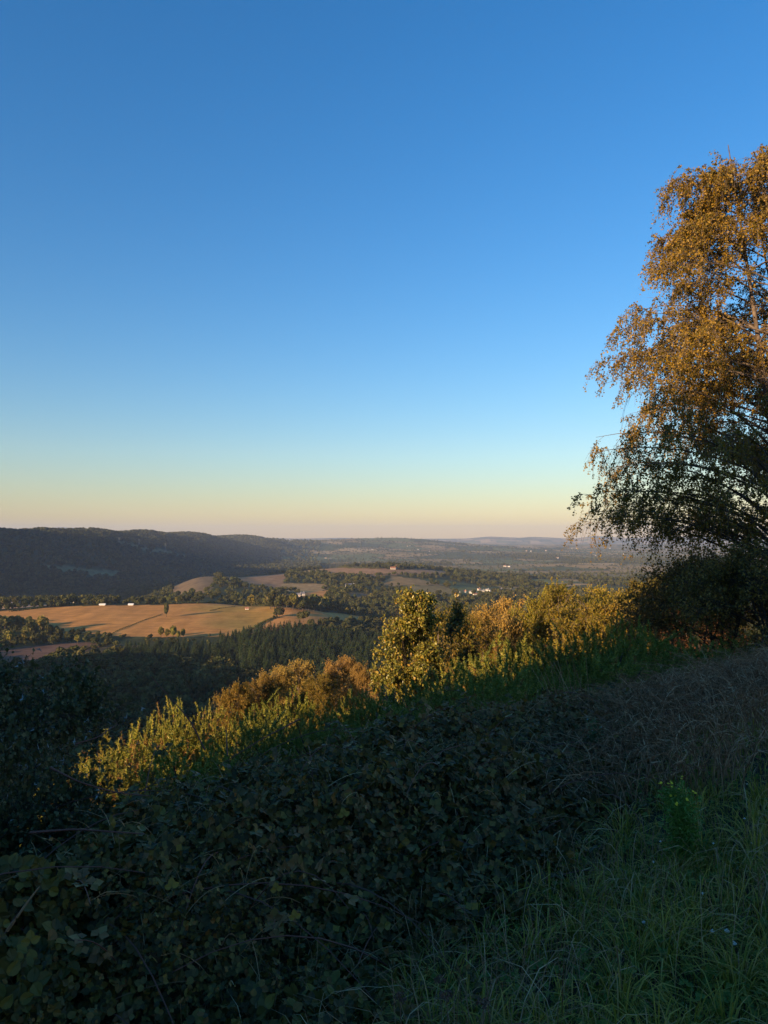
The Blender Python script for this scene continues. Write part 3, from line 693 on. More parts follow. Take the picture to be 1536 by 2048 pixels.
# ------------------------------------------------------------------ near vegetation
def tree_mesh(seed, H, Rf, mats, stems=1, limbs=26, subs=12, twigs=5, leaves=8, leaf=.05, lean=(0, 0), droop=.5, base=.12, thick=.10,
              twig_len=(.3, .8), asp=.8, spread0=.15, up=.9, clump=0.0, leaf_t=LEAF4, sub_len=.28, jitter=.03):
    """stems > limbs > side branches > twigs > leaves; Rf(height fraction) is the reach of the crown. Returns wood parts, leaf parts"""
    r = np.random.default_rng(seed); mb, ml = mats
    a = r.uniform(0, 6.28, stems)
    top = np.stack([np.cos(a) * spread0 * H * r.uniform(.4, 1, stems) + lean[0], np.sin(a) * spread0 * H * r.uniform(.4, 1, stems) + lean[1], H * r.uniform(.86, .98, stems)], 1)
    if stems == 1: top[0] = (lean[0], lean[1], H * .96)
    b0 = np.stack([np.cos(a) * .02 * H * (stems > 1), np.sin(a) * .02 * H * (stems > 1), np.zeros(stems)], 1)
    S = bez(b0, (b0 + top) * .5 + r.normal(size=(stems, 3)) * .03 * H, top, 14)
    SR = thick * np.linspace(1, .08, 14)[None] * r.uniform(.7, 1, stems)[:, None]
    wood = [tubes(S, SR, 7)]
    k = r.integers(0, stems, limbs); t = r.uniform(base, .95, limbs) ** .9
    f = t * 13; i = f.astype(int); fr = (f - i)[:, None]
    p0 = S[k, i] * (1 - fr) + S[k, np.minimum(i + 1, 13)] * fr
    az = r.uniform(0, 6.28, limbs); hf = np.clip(p0[:, 2] / H + up * .16 * (1 - t), 0, 1)
    Rr = np.array([Rf(h) for h in hf]) * r.uniform(.62, 1.0, limbs)
    d = np.stack([np.cos(az), np.sin(az)], 1)
    axis = np.array([lean[0], lean[1]])[None] * hf[:, None]
    p2 = np.column_stack([axis + d * Rr[:, None], H * hf])
    p1 = (p0 + p2) / 2; p1[:, 2] += up * .25 * np.linalg.norm(p2[:, :2] - p0[:, :2], axis=1)
    L = bez(p0, p1, p2, 10); LR = np.interp(np.linspace(0, 1, 10), [0, 1], [1, .12])[None] * (thick * .33 * (1 - .6 * t))[:, None]
    wood.append(tubes(L, LR, 5))
    n = limbs * subs; k = np.repeat(np.arange(limbs), subs); t = r.uniform(.22, 1, n) ** .8
    f = t * 9; i = np.minimum(f.astype(int), 8); fr = (f - i)[:, None]
    q0 = L[k, i] * (1 - fr) + L[k, i + 1] * fr
    ax = norm(L[k, np.minimum(i + 1, 9)] - L[k, i]); dd = norm(ax * .7 + rdir(n) * .8 + [0, 0, .25])
    ln = Rr[k] * sub_len * r.uniform(.5, 1.2, n) * (1.15 - .45 * t)
    q2 = q0 + dd * ln[:, None]; q2[:, 2] -= droop * .35 * ln; q1 = (q0 + q2) / 2; q1[:, 2] += .22 * ln
    B = bez(q0, q1, q2, 6); BR = np.interp(np.linspace(0, 1, 6), [0, 1], [1, .25])[None] * (LR[k, i] * .45 + .002)[:, None]
    wood.append(tubes(B, BR, 3))
    m = n * twigs; k2 = np.repeat(np.arange(n), twigs); t = r.uniform(.2, 1, m)
    f = t * 5; i = np.minimum(f.astype(int), 4); fr = (f - i)[:, None]
    w0 = B[k2, i] * (1 - fr) + B[k2, i + 1] * fr
    tl = r.uniform(*twig_len, m); out = norm(rdir(m) * .9 + norm(B[k2, 5] - B[k2, 0]) * .5)
    w2 = w0 + out * (tl * (1 - .65 * droop))[:, None]; w2[:, 2] -= droop * tl * r.uniform(.35, 1.1, m)
    w1 = (w0 + w2) / 2 + out * (tl * .12)[:, None]
    W = bez(w0, w1, w2, 4); wood.append(tubes(W, np.array([[.0035, .003, .0022, .0012]]).repeat(m, 0) * (leaf / .05), 3))
    if clump > 0:
        keep = vnoise(w2[:, 0] * 1.1 + 40, w2[:, 2] * 1.1 + w2[:, 1] * .9 + 40, seed) > clump
    else: keep = np.ones(m, bool)
    kk = np.repeat(np.nonzero(keep)[0], leaves); c = len(kk); t = r.uniform(.1, 1.02, c)[:, None]
    pos = (1 - t) ** 2 * w0[kk] + 2 * t * (1 - t) * w1[kk] + t * t * w2[kk] + r.normal(size=(c, 3)) * jitter
    Y = norm(rdir(c) + np.array([0, 0, -.7 * droop])); X = np.cross(Y, rdir(c))
    V, Fc = place(leaf_t[0], leaf_t[1], pos, X, Y, leaf * r.uniform(.65, 1.25, c), np.full(c, asp))
    return [(v, f_, mb) for v, f_ in wood], [(V, Fc, ml)]

def make_tree(name, label, cat, loc, wood, leaves, group=None, rotz=0.0, crown='crown'):
    t = thing(name, label, cat, loc, group, rotz)
    obj('trunk', wood if isinstance(wood, bpy.types.Mesh) else mesh('trunk', wood[:1], True), t)
    if not isinstance(wood, bpy.types.Mesh) and len(wood) > 1: tag(obj('branches', mesh('branches', wood[1:])), kind='stuff').parent = t
    tag(obj(crown, leaves if isinstance(leaves, bpy.types.Mesh) else mesh(crown, leaves)), kind='stuff').parent = t
    return t

# the big birch on the right
BX, BY = 12.7, 22.0
BZ = hz(BX, BY)
def birch_reach(h):
    return np.interp(h, [0, .15, .22, .32, .42, .50, .60, .70, .80, .88, .95, 1], [3.8, 5.6, 6.8, 7.4, 6.3, 5.6, 5.8, 5.5, 4.4, 3.5, 2.4, .8])
w, l = tree_mesh(5, 12.3 - BZ, birch_reach, (M_bark, M_birch), stems=4, limbs=210, subs=15, twigs=7, leaves=15, leaf=.064, droop=.85, base=.10, thick=.17,
                 twig_len=(.35, 1.05), spread0=.14, up=1.0, clump=.24, lean=(-.9, 0), sub_len=.20, asp=.85)
make_tree('birch_tree', 'tall golden weeping birch with many stems, rising above everything on the right', 'tree', (BX, BY, BZ), w, l)

# dark undergrowth trees at the foot of the birch
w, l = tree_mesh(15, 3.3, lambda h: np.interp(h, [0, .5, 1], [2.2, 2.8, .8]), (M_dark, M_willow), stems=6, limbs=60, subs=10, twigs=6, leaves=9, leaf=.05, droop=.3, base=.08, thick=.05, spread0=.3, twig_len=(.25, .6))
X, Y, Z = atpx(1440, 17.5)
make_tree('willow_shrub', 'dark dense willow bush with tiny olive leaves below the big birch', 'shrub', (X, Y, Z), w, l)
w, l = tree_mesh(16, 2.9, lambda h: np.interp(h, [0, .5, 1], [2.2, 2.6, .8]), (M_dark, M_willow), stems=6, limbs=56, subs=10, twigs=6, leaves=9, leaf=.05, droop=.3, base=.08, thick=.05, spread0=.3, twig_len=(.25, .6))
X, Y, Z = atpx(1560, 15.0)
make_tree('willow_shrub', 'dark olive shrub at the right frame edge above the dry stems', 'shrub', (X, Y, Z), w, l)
w, l = tree_mesh(17, 5.6, lambda h: np.interp(h, [0, .5, 1], [1.5, 2.0, .6]), (M_dark, M_rust), stems=5, limbs=40, subs=9, twigs=5, leaves=6, leaf=.07, droop=.2, base=.15, thick=.06, spread0=.25)
X, Y, Z = atpx(1415, 30.0)
make_tree('rowan_tree', 'rust-red small tree glowing behind the dark willow bush under the birch', 'tree', (X, Y, Z), w, l)
w, l = tree_mesh(18, 5.9, lambda h: np.interp(h, [0, .6, 1], [1.2, 2.0, 1.2]), (M_dark, M_rust), stems=6, limbs=40, subs=9, twigs=6, leaves=1, leaf=.06, droop=.0, base=.2, thick=.05, spread0=.3)
X, Y, Z = atpx(1268, 44.0)
make_tree('bare_shrub', 'nearly leafless reddish twiggy treetop above the yellow birches', 'tree', (X, Y, Z), w, l)
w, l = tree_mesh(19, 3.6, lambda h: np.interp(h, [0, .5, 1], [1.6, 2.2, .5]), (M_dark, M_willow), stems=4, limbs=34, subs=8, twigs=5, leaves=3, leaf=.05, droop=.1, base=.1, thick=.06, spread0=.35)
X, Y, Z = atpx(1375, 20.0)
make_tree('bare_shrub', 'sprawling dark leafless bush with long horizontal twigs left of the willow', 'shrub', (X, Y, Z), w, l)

# young yellow and orange birches beyond the gorse
SMALL = []
for k, (mt, lv, st) in enumerate([(M_birch_sm, 10, 3), (M_birch_sm, 9, 4), (M_orange, 8, 4), (M_birch_sm, 11, 5)]):
    w, l = tree_mesh(30 + k, 5.0, lambda h: np.interp(h, [0, .25, .55, .85, 1], [.8, 1.5, 1.75, 1.25, .5]), (M_bark, mt), stems=st, limbs=56, subs=9, twigs=6, leaves=lv + 3, leaf=.055, droop=.25,
                     base=.1, thick=.05, twig_len=(.2, .5), spread0=.22, up=1.3)
    SMALL.append((mesh('trunk', w, False), mesh('crown', l)))
def young(px, D, toppy, kind, label, group=None, rot=None, sx=1.0, cat='tree'):
    X, Y, Z = atpx(px, D); top = (1074 - toppy) / F * D; s = (top - Z) / 5.0
    t = make_tree('young_birch', label, cat, (X, Y, Z), SMALL[kind][0], SMALL[kind][1], group, rng.uniform(0, 6.28) if rot is None else rot)
    t.scale = (s * sx, s * sx, s); return t
young(1085, 44, 1152, 0, 'rounded yellow-olive birch, left and front of the two tallest golden crowns', sx=.66)
young(1140, 42, 1151, 1, 'rounded golden birch crown just right of the yellow-olive one', sx=.7)
young(1195, 47, 1150, 3, 'golden birch behind the dark gorse, third crown from the left', sx=.7)
young(1245, 50, 1148, 1, 'golden birch crown right below the reddish bare treetop', sx=.72)
young(1300, 52, 1140, 0, 'olive golden birch at the right, touching the big birch hanging twigs', sx=.8)
young(1350, 48, 1135, 3, 'golden birch half hidden behind the sprawling leafless bush', sx=1.1)
young(1030, 46, 1182, 2, 'orange-brown bushy tree left of the yellow-olive birch', sx=.6)
young(985, 38, 1196, 2, 'small orange tree above the bright green gorse tips', sx=.6)
young(950, 34, 1218, 1, 'low yellow-orange birch just right of the sunlit leafy tree', sx=.75)
young(905, 40, 1190, 3, 'thin olive birch behind the right side of the sunlit leafy tree', sx=.8)
young(1165, 36, 1180, 3, 'low golden bush in front of the tall golden crowns', sx=.9, cat='bush')
young(1250, 36, 1185, 0, 'low yellow bush right behind the dark gorse crest', sx=.9, cat='bush')
young(690, 33, 1306, 2, 'small orange bushy tree left of the sunlit leafy tree', sx=.8)
young(728, 30, 1318, 2, 'second small orange bush touching the leafy tree', sx=.7, cat='bush')
young(605, 34, 1313, 2, 'widest orange dome-shaped bush in the row above the gorse', sx=.95, cat='bush')
young(560, 30, 1326, 2, 'orange dome bush just left of the widest one', sx=.75, cat='bush')
young(515, 28, 1338, 1, 'small orange-yellow bush, leftmost of the orange row', sx=.7, cat='bush')
young(640, 29, 1335, 3, 'low yellowish bush in front of the widest orange dome', sx=.8, cat='bush')
young(470, 27, 1352, 0, 'low olive bush behind the right-hand sunlit gorse', sx=.6, cat='bush')

# the sunlit leafy tree in the middle
w, l = tree_mesh(52, 3.6, lambda h: np.interp(h, [0, .25, .5, .8, 1], [.75, 1.15, 1.1, .75, .2]), (M_dark, M_oak), stems=5, limbs=52, subs=9, twigs=5, leaves=7, leaf=.085, droop=.0,
                 base=.06, thick=.03, twig_len=(.12, .4), spread0=.2, up=1.6, leaf_t=LEAF_FOLD, asp=.85)
X, Y, Z = atpx(822, 20.0)
t = make_tree('sallow_tree', 'bushy tree with large shiny yellow-green leaves lit by the sun, centre of the slope', 'tree', (X, Y, Z - .2), w, l)
s = ((1074 - 1168) / F * 20.0 - Z + .2) / 3.6; t.scale = (s * .82, s * .82, s)
w, l = tree_mesh(53, 2.4, lambda h: np.interp(h, [0, .5, 1], [.7, .9, .3]), (M_dark, M_oak), stems=4, limbs=22, subs=7, twigs=4, leaves=5, leaf=.08, droop=.0, base=.08, thick=.02, twig_len=(.12, .4), spread0=.25, up=1.6, leaf_t=LEAF_FOLD)
X, Y, Z = atpx(915, 21.0)
t = make_tree('sallow_shrub', 'darker thin shrub with dry brown twigs right beside the sunlit leafy tree', 'shrub', (X, Y, Z), w, l)
s = ((1074 - 1212) / F * 21.0 - Z) / 2.4; t.scale = (s * .6, s * .6, s)

# gorse
def gorse(seed, mat, n=430, spines=62, R=.95, H=1.45, brown=.05):
    r = np.random.default_rng(seed)
    d = norm(r.normal(size=(n, 3)) * [1, 1, .8] + [0, 0, .35]); d[:, 2] = np.abs(d[:, 2])
    rr = r.uniform(.35, 1.0, n) ** .6
    lump = .82 + .3 * vnoise(d[:, 0] * 2.3 + 9, d[:, 1] * 2.3 + d[:, 2] * 2 + 9, seed)
    p2 = d * (rr * lump)[:, None] * [R, R, H * .86]
    up_ = norm(d * 1.0 + np.array([0, 0, .45]) + r.normal(size=(n, 3)) * .42)
    ln = r.uniform(.12, .30, n); ln[r.random(n) < .12] *= 1.5
    tip = p2 + up_ * (ln * .5)[:, None]; st = p2 - up_ * (ln * .5)[:, None]
    mid = (st + tip) / 2 + r.normal(size=(n, 3)) * .02
    P = bez(st, mid, tip, 5); parts = [(*tubes(P, np.linspace(.009, .003, 5)[None].repeat(n, 0), 3), mat)]
    # main stems
    k = 16; e = P[r.integers(0, n, k), 0]; Q = bez(np.zeros((k, 3)) + r.normal(size=(k, 3)) * [.08, .08, 0], e * .5 + r.normal(size=(k, 3)) * .08, e, 7)
    stem = [(*tubes(Q, np.linspace(.028, .008, 7)[None].repeat(k, 0), 5), M_dark)]
    kk = np.repeat(np.arange(n), spines); c = len(kk); t = r.uniform(0, 1, c) ** .9; tt = t[:, None]
    pos = (1 - tt) ** 2 * st[kk] + 2 * tt * (1 - tt) * mid[kk] + tt * tt * tip[kk]
    ax = norm(tip - st)[kk]; sd = norm(np.cross(ax, r.normal(size=(c, 3)))); Yv = norm(sd + ax * r.uniform(.2, 1.0, c)[:, None])
    V, Fc = place(SPINE[0], SPINE[1], pos, np.cross(Yv, r.normal(size=(c, 3))), Yv, r.uniform(.03, .06, c) * (1.15 - .5 * t), np.full(c, .32))
    m2 = r.random(c // spines) < brown; fm = m2[kk]
    parts.append((V, Fc[~fm], mat))
    if fm.any():
        idx = np.nonzero(fm)[0]; V2 = V.reshape(-1, 3, 3)[idx].reshape(-1, 3); parts.append((V2, np.arange(len(V2)).reshape(-1, 3), M_gorse_b))
        parts[-2] = (V.reshape(-1, 3, 3)[~fm].reshape(-1, 3), np.arange((~fm).sum() * 3).reshape(-1, 3), mat)
    return mesh('stem', stem), mesh('shoots', parts)
G = {'d': [gorse(1, M_gorse), gorse(2, M_gorse), gorse(3, M_gorse, 380, 60, 1.0, 1.2)], 'l': [gorse(4, M_gorse_sunlit, 400, 60, .9, 1.5, .16), gorse(5, M_gorse_sunlit, 400, 60, 1.0, 1.3, .2)]}
def gorse_bush(px, D, toppy, kind, label, group=None, sx=1.0, k=0, cat='gorse bush'):
    X, Y, Z = atpx(px, D); top = (1074 - toppy) / F * D; s = max((top - Z) / 1.6, .25)
    t = thing('gorse_bush', label, cat, (X, Y, Z), group, rng.uniform(0, 6.28)); t.scale = (s * sx, s * sx, s)
    st, sh = G[kind][k % len(G[kind])]; obj('stem', st, t); tag(obj('shoots', sh), kind='stuff').parent = t
    return t
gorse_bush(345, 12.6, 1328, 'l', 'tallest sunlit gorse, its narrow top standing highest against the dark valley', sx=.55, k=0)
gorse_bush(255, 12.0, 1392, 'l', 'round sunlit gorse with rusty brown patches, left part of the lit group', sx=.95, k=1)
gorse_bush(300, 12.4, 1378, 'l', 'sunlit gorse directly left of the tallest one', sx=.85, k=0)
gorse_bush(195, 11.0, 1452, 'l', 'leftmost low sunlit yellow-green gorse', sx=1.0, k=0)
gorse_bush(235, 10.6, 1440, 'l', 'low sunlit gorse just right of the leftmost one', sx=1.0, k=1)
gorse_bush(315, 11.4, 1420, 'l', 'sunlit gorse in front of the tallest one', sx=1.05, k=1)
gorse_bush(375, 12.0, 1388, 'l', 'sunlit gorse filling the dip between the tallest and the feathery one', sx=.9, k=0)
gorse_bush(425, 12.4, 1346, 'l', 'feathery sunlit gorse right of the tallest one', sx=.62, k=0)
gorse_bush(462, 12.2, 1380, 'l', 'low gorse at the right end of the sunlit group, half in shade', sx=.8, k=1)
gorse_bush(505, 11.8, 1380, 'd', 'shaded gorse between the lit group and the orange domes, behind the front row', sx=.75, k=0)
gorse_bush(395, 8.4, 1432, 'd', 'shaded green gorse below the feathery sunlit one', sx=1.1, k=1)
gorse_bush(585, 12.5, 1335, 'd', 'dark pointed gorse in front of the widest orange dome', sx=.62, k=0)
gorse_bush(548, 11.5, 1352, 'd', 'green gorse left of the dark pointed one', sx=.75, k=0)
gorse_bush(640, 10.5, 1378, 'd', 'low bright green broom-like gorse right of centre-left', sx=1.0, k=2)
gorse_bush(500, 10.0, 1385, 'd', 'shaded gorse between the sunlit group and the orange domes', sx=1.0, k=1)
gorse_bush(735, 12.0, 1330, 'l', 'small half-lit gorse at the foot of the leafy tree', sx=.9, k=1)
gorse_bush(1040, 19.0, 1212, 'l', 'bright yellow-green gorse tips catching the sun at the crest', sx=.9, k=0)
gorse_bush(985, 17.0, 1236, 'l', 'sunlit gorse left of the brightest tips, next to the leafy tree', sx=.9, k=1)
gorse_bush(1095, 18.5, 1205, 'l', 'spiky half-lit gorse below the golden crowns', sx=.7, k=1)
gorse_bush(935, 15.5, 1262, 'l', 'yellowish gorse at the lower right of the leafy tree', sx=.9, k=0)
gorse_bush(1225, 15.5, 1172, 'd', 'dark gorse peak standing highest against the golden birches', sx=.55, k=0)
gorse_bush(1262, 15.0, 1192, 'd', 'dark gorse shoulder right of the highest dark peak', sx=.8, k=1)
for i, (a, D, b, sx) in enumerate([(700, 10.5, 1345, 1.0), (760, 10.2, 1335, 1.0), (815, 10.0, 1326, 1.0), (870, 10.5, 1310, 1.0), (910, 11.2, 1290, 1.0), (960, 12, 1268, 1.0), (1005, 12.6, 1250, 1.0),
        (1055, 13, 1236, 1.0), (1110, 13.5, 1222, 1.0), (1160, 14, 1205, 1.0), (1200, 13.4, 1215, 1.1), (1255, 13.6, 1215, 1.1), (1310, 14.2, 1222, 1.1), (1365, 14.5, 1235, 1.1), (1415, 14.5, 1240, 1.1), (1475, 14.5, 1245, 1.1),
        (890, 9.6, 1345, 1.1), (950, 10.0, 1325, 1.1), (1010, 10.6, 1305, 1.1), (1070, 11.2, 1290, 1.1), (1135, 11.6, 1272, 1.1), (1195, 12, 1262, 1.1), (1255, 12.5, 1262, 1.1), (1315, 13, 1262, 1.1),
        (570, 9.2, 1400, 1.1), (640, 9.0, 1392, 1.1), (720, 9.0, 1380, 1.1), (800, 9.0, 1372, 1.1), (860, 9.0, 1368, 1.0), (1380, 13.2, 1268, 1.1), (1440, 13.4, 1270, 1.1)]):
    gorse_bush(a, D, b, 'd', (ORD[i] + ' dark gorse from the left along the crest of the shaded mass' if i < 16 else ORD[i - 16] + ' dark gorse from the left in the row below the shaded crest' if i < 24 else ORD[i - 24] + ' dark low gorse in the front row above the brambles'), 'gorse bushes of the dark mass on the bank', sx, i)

# trees standing to the left behind the camera, whose shade lies over the bank
r3 = np.random.default_rng(3); wv = 1.9 - 2.6 * (np.arange(26) % 13) + r3.uniform(-.4, .4, 26); tv = -27.0 - 6.0 * (np.arange(26) // 13) + r3.uniform(-.8, .8, 26)
X, Y = (tv - wv) * .7071, (tv + wv) * .7071; Z = height(X, Y)
forest('trees_behind', 'row of dense trees on the bank behind the viewer, whose shade lies over the slope', np.stack([X, Y, Z - .2], 1), 12.9 + r3.uniform(-.8, .8, 26) - Z,
       r3.uniform(0, 6.28, 26), np.arange(26) % 5, protos('shade', [b[2] for b in BROAD]))

# ------------------------------------------------------------------ bramble bank
def sdist(x, y): return -.825 * x + .565 * y
def bramble_top(x, y):
    s = sdist(x, y)
    hgt = .78 * sstep(1.25, 3.1, s + .25 * fbm(x / .8, y / .8, 81, 2)) * (1 + .38 * fbm(x / .7, y / .7, 82, 3))
    return hgt * (1 - .5 * sstep(4, 9, y)) + .16 * sstep(1.6, 2.6, s) * fbm(x / .28, y / .28, 83, 2)
def bramble_pts(n, y0, y1, s0=1.25, s1=3.9, um=.62):
    y = rng.uniform(y0 ** .5, y1 ** .5, n) ** 2; x = rng.uniform(-um - .3, um, n) * (y + .5)
    s = sdist(x, y); ok = (s > s0) & (s < s1); return x[ok], y[ok]
RING = np.array([[0, 0, 0], [.26, .12, .03], [.38, .38, .05], [.32, .66, .03], [.14, .88, 0], [0, 1, -.08], [-.14, .88, 0], [-.32, .66, .03], [-.38, .38, .05], [-.26, .12, .03], [0, .45, -.05]])
RINGF = np.array([[k, (k + 1) % 10, 10] for k in range(10)])
def leaflet(org, dirv, s, T):
    d = np.array([*dirv, 0.]); d /= np.linalg.norm(d); sd = np.array([d[1], -d[0], 0])
    return org + s * (T[:, :1] * sd * 1.1 + T[:, 1:2] * d + T[:, 2:3] * np.array([0, 0, 1.]))
def trifoliate(T, Fc):
    vs, fs = [], []
    for j, (o_, d_, s_) in enumerate([((0, .42, 0), (0, 1), .58), ((.02, .36, .02), (.95, .30), .52), ((-.02, .36, .02), (-.95, .30), .52)]):
        vs.append(leaflet(np.array(o_), d_, s_, T)); fs.append(Fc + len(T) * j)
    n = 3 * len(T)
    if Fc.shape[1] == 3: vs.append(np.array([[-.012, 0, -.02], [.012, 0, -.02], [0, .42, .0]])); fs.append(np.array([[n, n + 1, n + 2]]))
    return np.concatenate(vs), np.concatenate(fs)
TRI3 = trifoliate(RING, RINGF)      # near: ten-sided leaflets with a folded midrib
TRI1 = trifoliate(LEAF4[0] * [.85, 1, 1], LEAF4[1])
def leaf_frames(x, y, tilt):
    n = len(x); e = .12
    gx = (bramble_top(x + e, y) - bramble_top(x - e, y)) / (2 * e); gy = (bramble_top(x, y + e) - bramble_top(x, y - e)) / (2 * e)
    N = norm(np.stack([-gx * .8, -gy * .8 - .25, np.ones(n)], 1) + rng.normal(size=(n, 3)) * tilt)
    Y = norm(np.cross(N, rng.normal(size=(n, 3)))); X = np.cross(Y, N); return X, Y
bank = thing('bramble_thicket', 'dense dark bramble bank filling the lower left, with a few yellow leaves', 'bramble thicket', (0, 0, 0))
x, y = bramble_pts(225000, .35, 9.5)
dep = rng.exponential(.10, len(x)) * (rng.random(len(x)) < .75)
z = height(x, y) + bramble_top(x, y) - dep + rng.normal(size=len(x)) * .045
size = .038 + .055 * rng.random(len(x)) ** 1.8 
size *= np.where(fbm(x / .45, y / .45, 85, 2) > .15, .62, 1.0) * (1 + .15 * fbm(x / .5, y / .5, 84, 2)); pos = np.stack([x, y, z], 1)
pix = size / y * np.exp(-dep * 12); order = np.argsort(-pix * (np.abs(768 + F * x / y - 768) < 760) * (project(x, y, z)[1] < 2040))
big = order[:290]; rest = order[290:]
X, Y_ = leaf_frames(x, y, .85)
dry = (fbm(x / .9, y / .9, 91, 3) + (y - 4.6) * .16 + rng.normal(size=len(x)) * .3) > .30
parts = []
for m, mt in ((~dry, M_bramble), (dry, M_bramble_dry)):
    ii = rest[m[rest]]; near = ii[(y[ii] < 2.9) & (dep[ii] < .22)]; farr = np.setdiff1d(ii, near)
    V, Fc = place(TRI3[0], TRI3[1], pos[near], X[near], Y_[near], size[near] * (1 if mt is M_bramble else .8)); parts.append((V, Fc, mt))
    V, Fc = place(TRI1[0], TRI1[1], pos[farr], X[farr], Y_[farr], size[farr]); parts.append((V, Fc, mt))
tag(obj('foliage', mesh('foliage', parts)), kind='stuff').parent = bank
LM = [mesh('leaf', [(TRI3[0] * [1, 1, 1 + .8 * k], TRI3[1], M_bramble)]) for k in range(3)] + [mesh('leaf', [(TRI3[0], TRI3[1], M_yellow_leaf)])]
import mathutils
def place_obj(o, p, Xv, Yv, s):
    Xv = norm(Xv); Zv = norm(np.cross(Xv, Yv)); Yv = np.cross(Zv, Xv)
    M = mathutils.Matrix(((Xv[0], Yv[0], Zv[0], p[0]), (Xv[1], Yv[1], Zv[1], p[1]), (Xv[2], Yv[2], Zv[2], p[2]), (0, 0, 0, 1)))
    o.matrix_world = M @ mathutils.Matrix.Scale(s, 4)
for q, i in enumerate(big):
    o = obj('leaf', LM[q % 3]); place_obj(o, pos[i], X[i], Y_[i], float(size[i])); o.parent = bank
# single yellow leaves that stand out
for (a, b, D) in [(795, 1468, 5.6), (810, 1525, 5.2), (705, 1562, 4.8), (880, 1390, 7.5), (1040, 1390, 7.6), (858, 1390, 7.6), (345, 1785, 2.2), (62, 1900, 1.7), (592, 1845, 2.6), (555, 1790, 2.6), (690, 1640, 3.6), (580, 1595, 3.8)]:
    u, v = ray(a, b); o = obj('leaf', LM[3]); place_obj(o, np.array([u * D, D, v * D]), np.array([1, .2, .2]), norm(np.array([.2, .3, rng.uniform(.3, 1)])), (.042 if D < 3 else .06))
    o.parent = bank; o['label'] = 'yellowed bramble leaf'
# canes
n = 150; x, y = bramble_pts(n * 4, 1.2, 9.0, 1.6, 7.5); x, y = x[:n], y[:n]
a = rng.uniform(0, 6.28, n); ln = rng.uniform(.5, 1.7, n); p0 = np.stack([x, y, height(x, y) + bramble_top(x, y) - .25], 1)
x2, y2 = x + np.cos(a) * ln, y + np.sin(a) * ln * .7; p2 = np.stack([x2, y2, height(x2, y2) + bramble_top(x2, y2) + rng.uniform(-.15, .12, n)], 1)
p1 = (p0 + p2) / 2 + np.stack([np.zeros(n), np.zeros(n), rng.uniform(.15, .38, n) * ln], 1)
P = bez(p0, p1, p2, 9); V, Fc = tubes(P, np.linspace(.0045, .0018, 9)[None].repeat(n, 0), 4)
tag(obj('canes', mesh('canes', [(V, Fc, M_cane)])), kind='stuff').parent = bank
n = 95; x, y = bramble_pts(n * 6, 2.2, 9.5, 1.8, 4.3); x, y = x[:n], y[:n]; n = len(x)
p0 = np.stack([x, y, height(x, y) + bramble_top(x, y) - .12], 1); a = rng.uniform(0, 6.28, n); ln = rng.uniform(.25, .7, n)
p2 = p0 + np.stack([np.cos(a) * ln, np.sin(a) * ln, rng.uniform(-.05, .30, n)], 1); p1 = (p0 + p2) / 2 + np.stack([0 * a, 0 * a, ln * rng.uniform(.25, .6, n)], 1)
P = bez(p0, p1, p2, 8); V, Fc = tubes(P, np.linspace(.0035, .0014, 8)[None].repeat(n, 0), 4); prt = [(V, Fc, M_cane)]
kk = np.repeat(np.arange(n), 11); m = len(kk); t = rng.uniform(.2, 1, m); i = np.minimum((t * 7).astype(int), 6); pp = P[kk, i] + (P[kk, i + 1] - P[kk, i]) * (t * 7 - i)[:, None]
Yv = norm(rdir(m) + [0, 0, -.1]); V, Fc = place(TRI1[0], TRI1[1], pp, np.cross(Yv, norm(rdir(m) * .5 + [0, -.3, 1])), Yv, rng.uniform(.04, .075, m))
hf = (kk % 3 == 0); sel = np.repeat(hf, len(TRI1[0])); vi = V.reshape(m, -1, 3)
for q, mt in ((hf, M_bramble_dry), (~hf, M_bramble)):
    v_, f_ = vi[q].reshape(-1, 3), (TRI1[1][None] + (np.arange(q.sum()) * len(TRI1[0]))[:, None, None]).reshape(-1, 4); prt.append((v_, f_, mt))
tag(obj('arching_sprays', mesh('arching_sprays', prt)), kind='stuff').parent = bank
def cane_px(pts, r0=.005, name='cane', mat=M_cane, par=bank):
    P = np.array([[u * D, D, v * D] for (a_, b_, D) in pts for u, v in [ray(a_, b_)]]); t = np.linspace(0, len(P) - 1, 14)
    Q = np.stack([np.interp(t, np.arange(len(P)), P[:, c]) for c in range(3)], 1)
    Q[1:-1] = (Q[:-2] + Q[1:-1] * 2 + Q[2:]) / 4
    V, Fc = tubes(Q[None], np.linspace(r0, r0 * .4, 14)[None], 5); o = obj(name, mesh(name, [(V, Fc, mat)])); o.parent = par; return o
for pts in ([(410, 1500, 4.4), (380, 1440, 4.5), (345, 1400, 4.6), (302, 1353, 4.7)], [(150, 1488, 3.9), (195, 1475, 4.0), (236, 1448, 4.2)], [(100, 1535, 3.2), (160, 1565, 3.2), (230, 1585, 3.3), (300, 1592, 3.4)],
            [(455, 1512, 4.6), (453, 1480, 4.7), (452, 1455, 4.8)], [(600, 1438, 5), (520, 1480, 4.8), (440, 1530, 4.6)], [(60, 1665, 2.5), (150, 1658, 2.5), (290, 1668, 2.5)]):
    cane_px(pts)

# pale dry stick
u0 = [(14, 1862, 1.9), (30, 1840, 1.9), (52, 1808, 1.92), (79, 1773, 1.95)]
st = thing('dry_stick', 'pale broken dry stem leaning in the brambles at the lower left edge', 'stick', (0, 0, 0))
cane_px(u0, .0045, 'stem', M_dead, st)

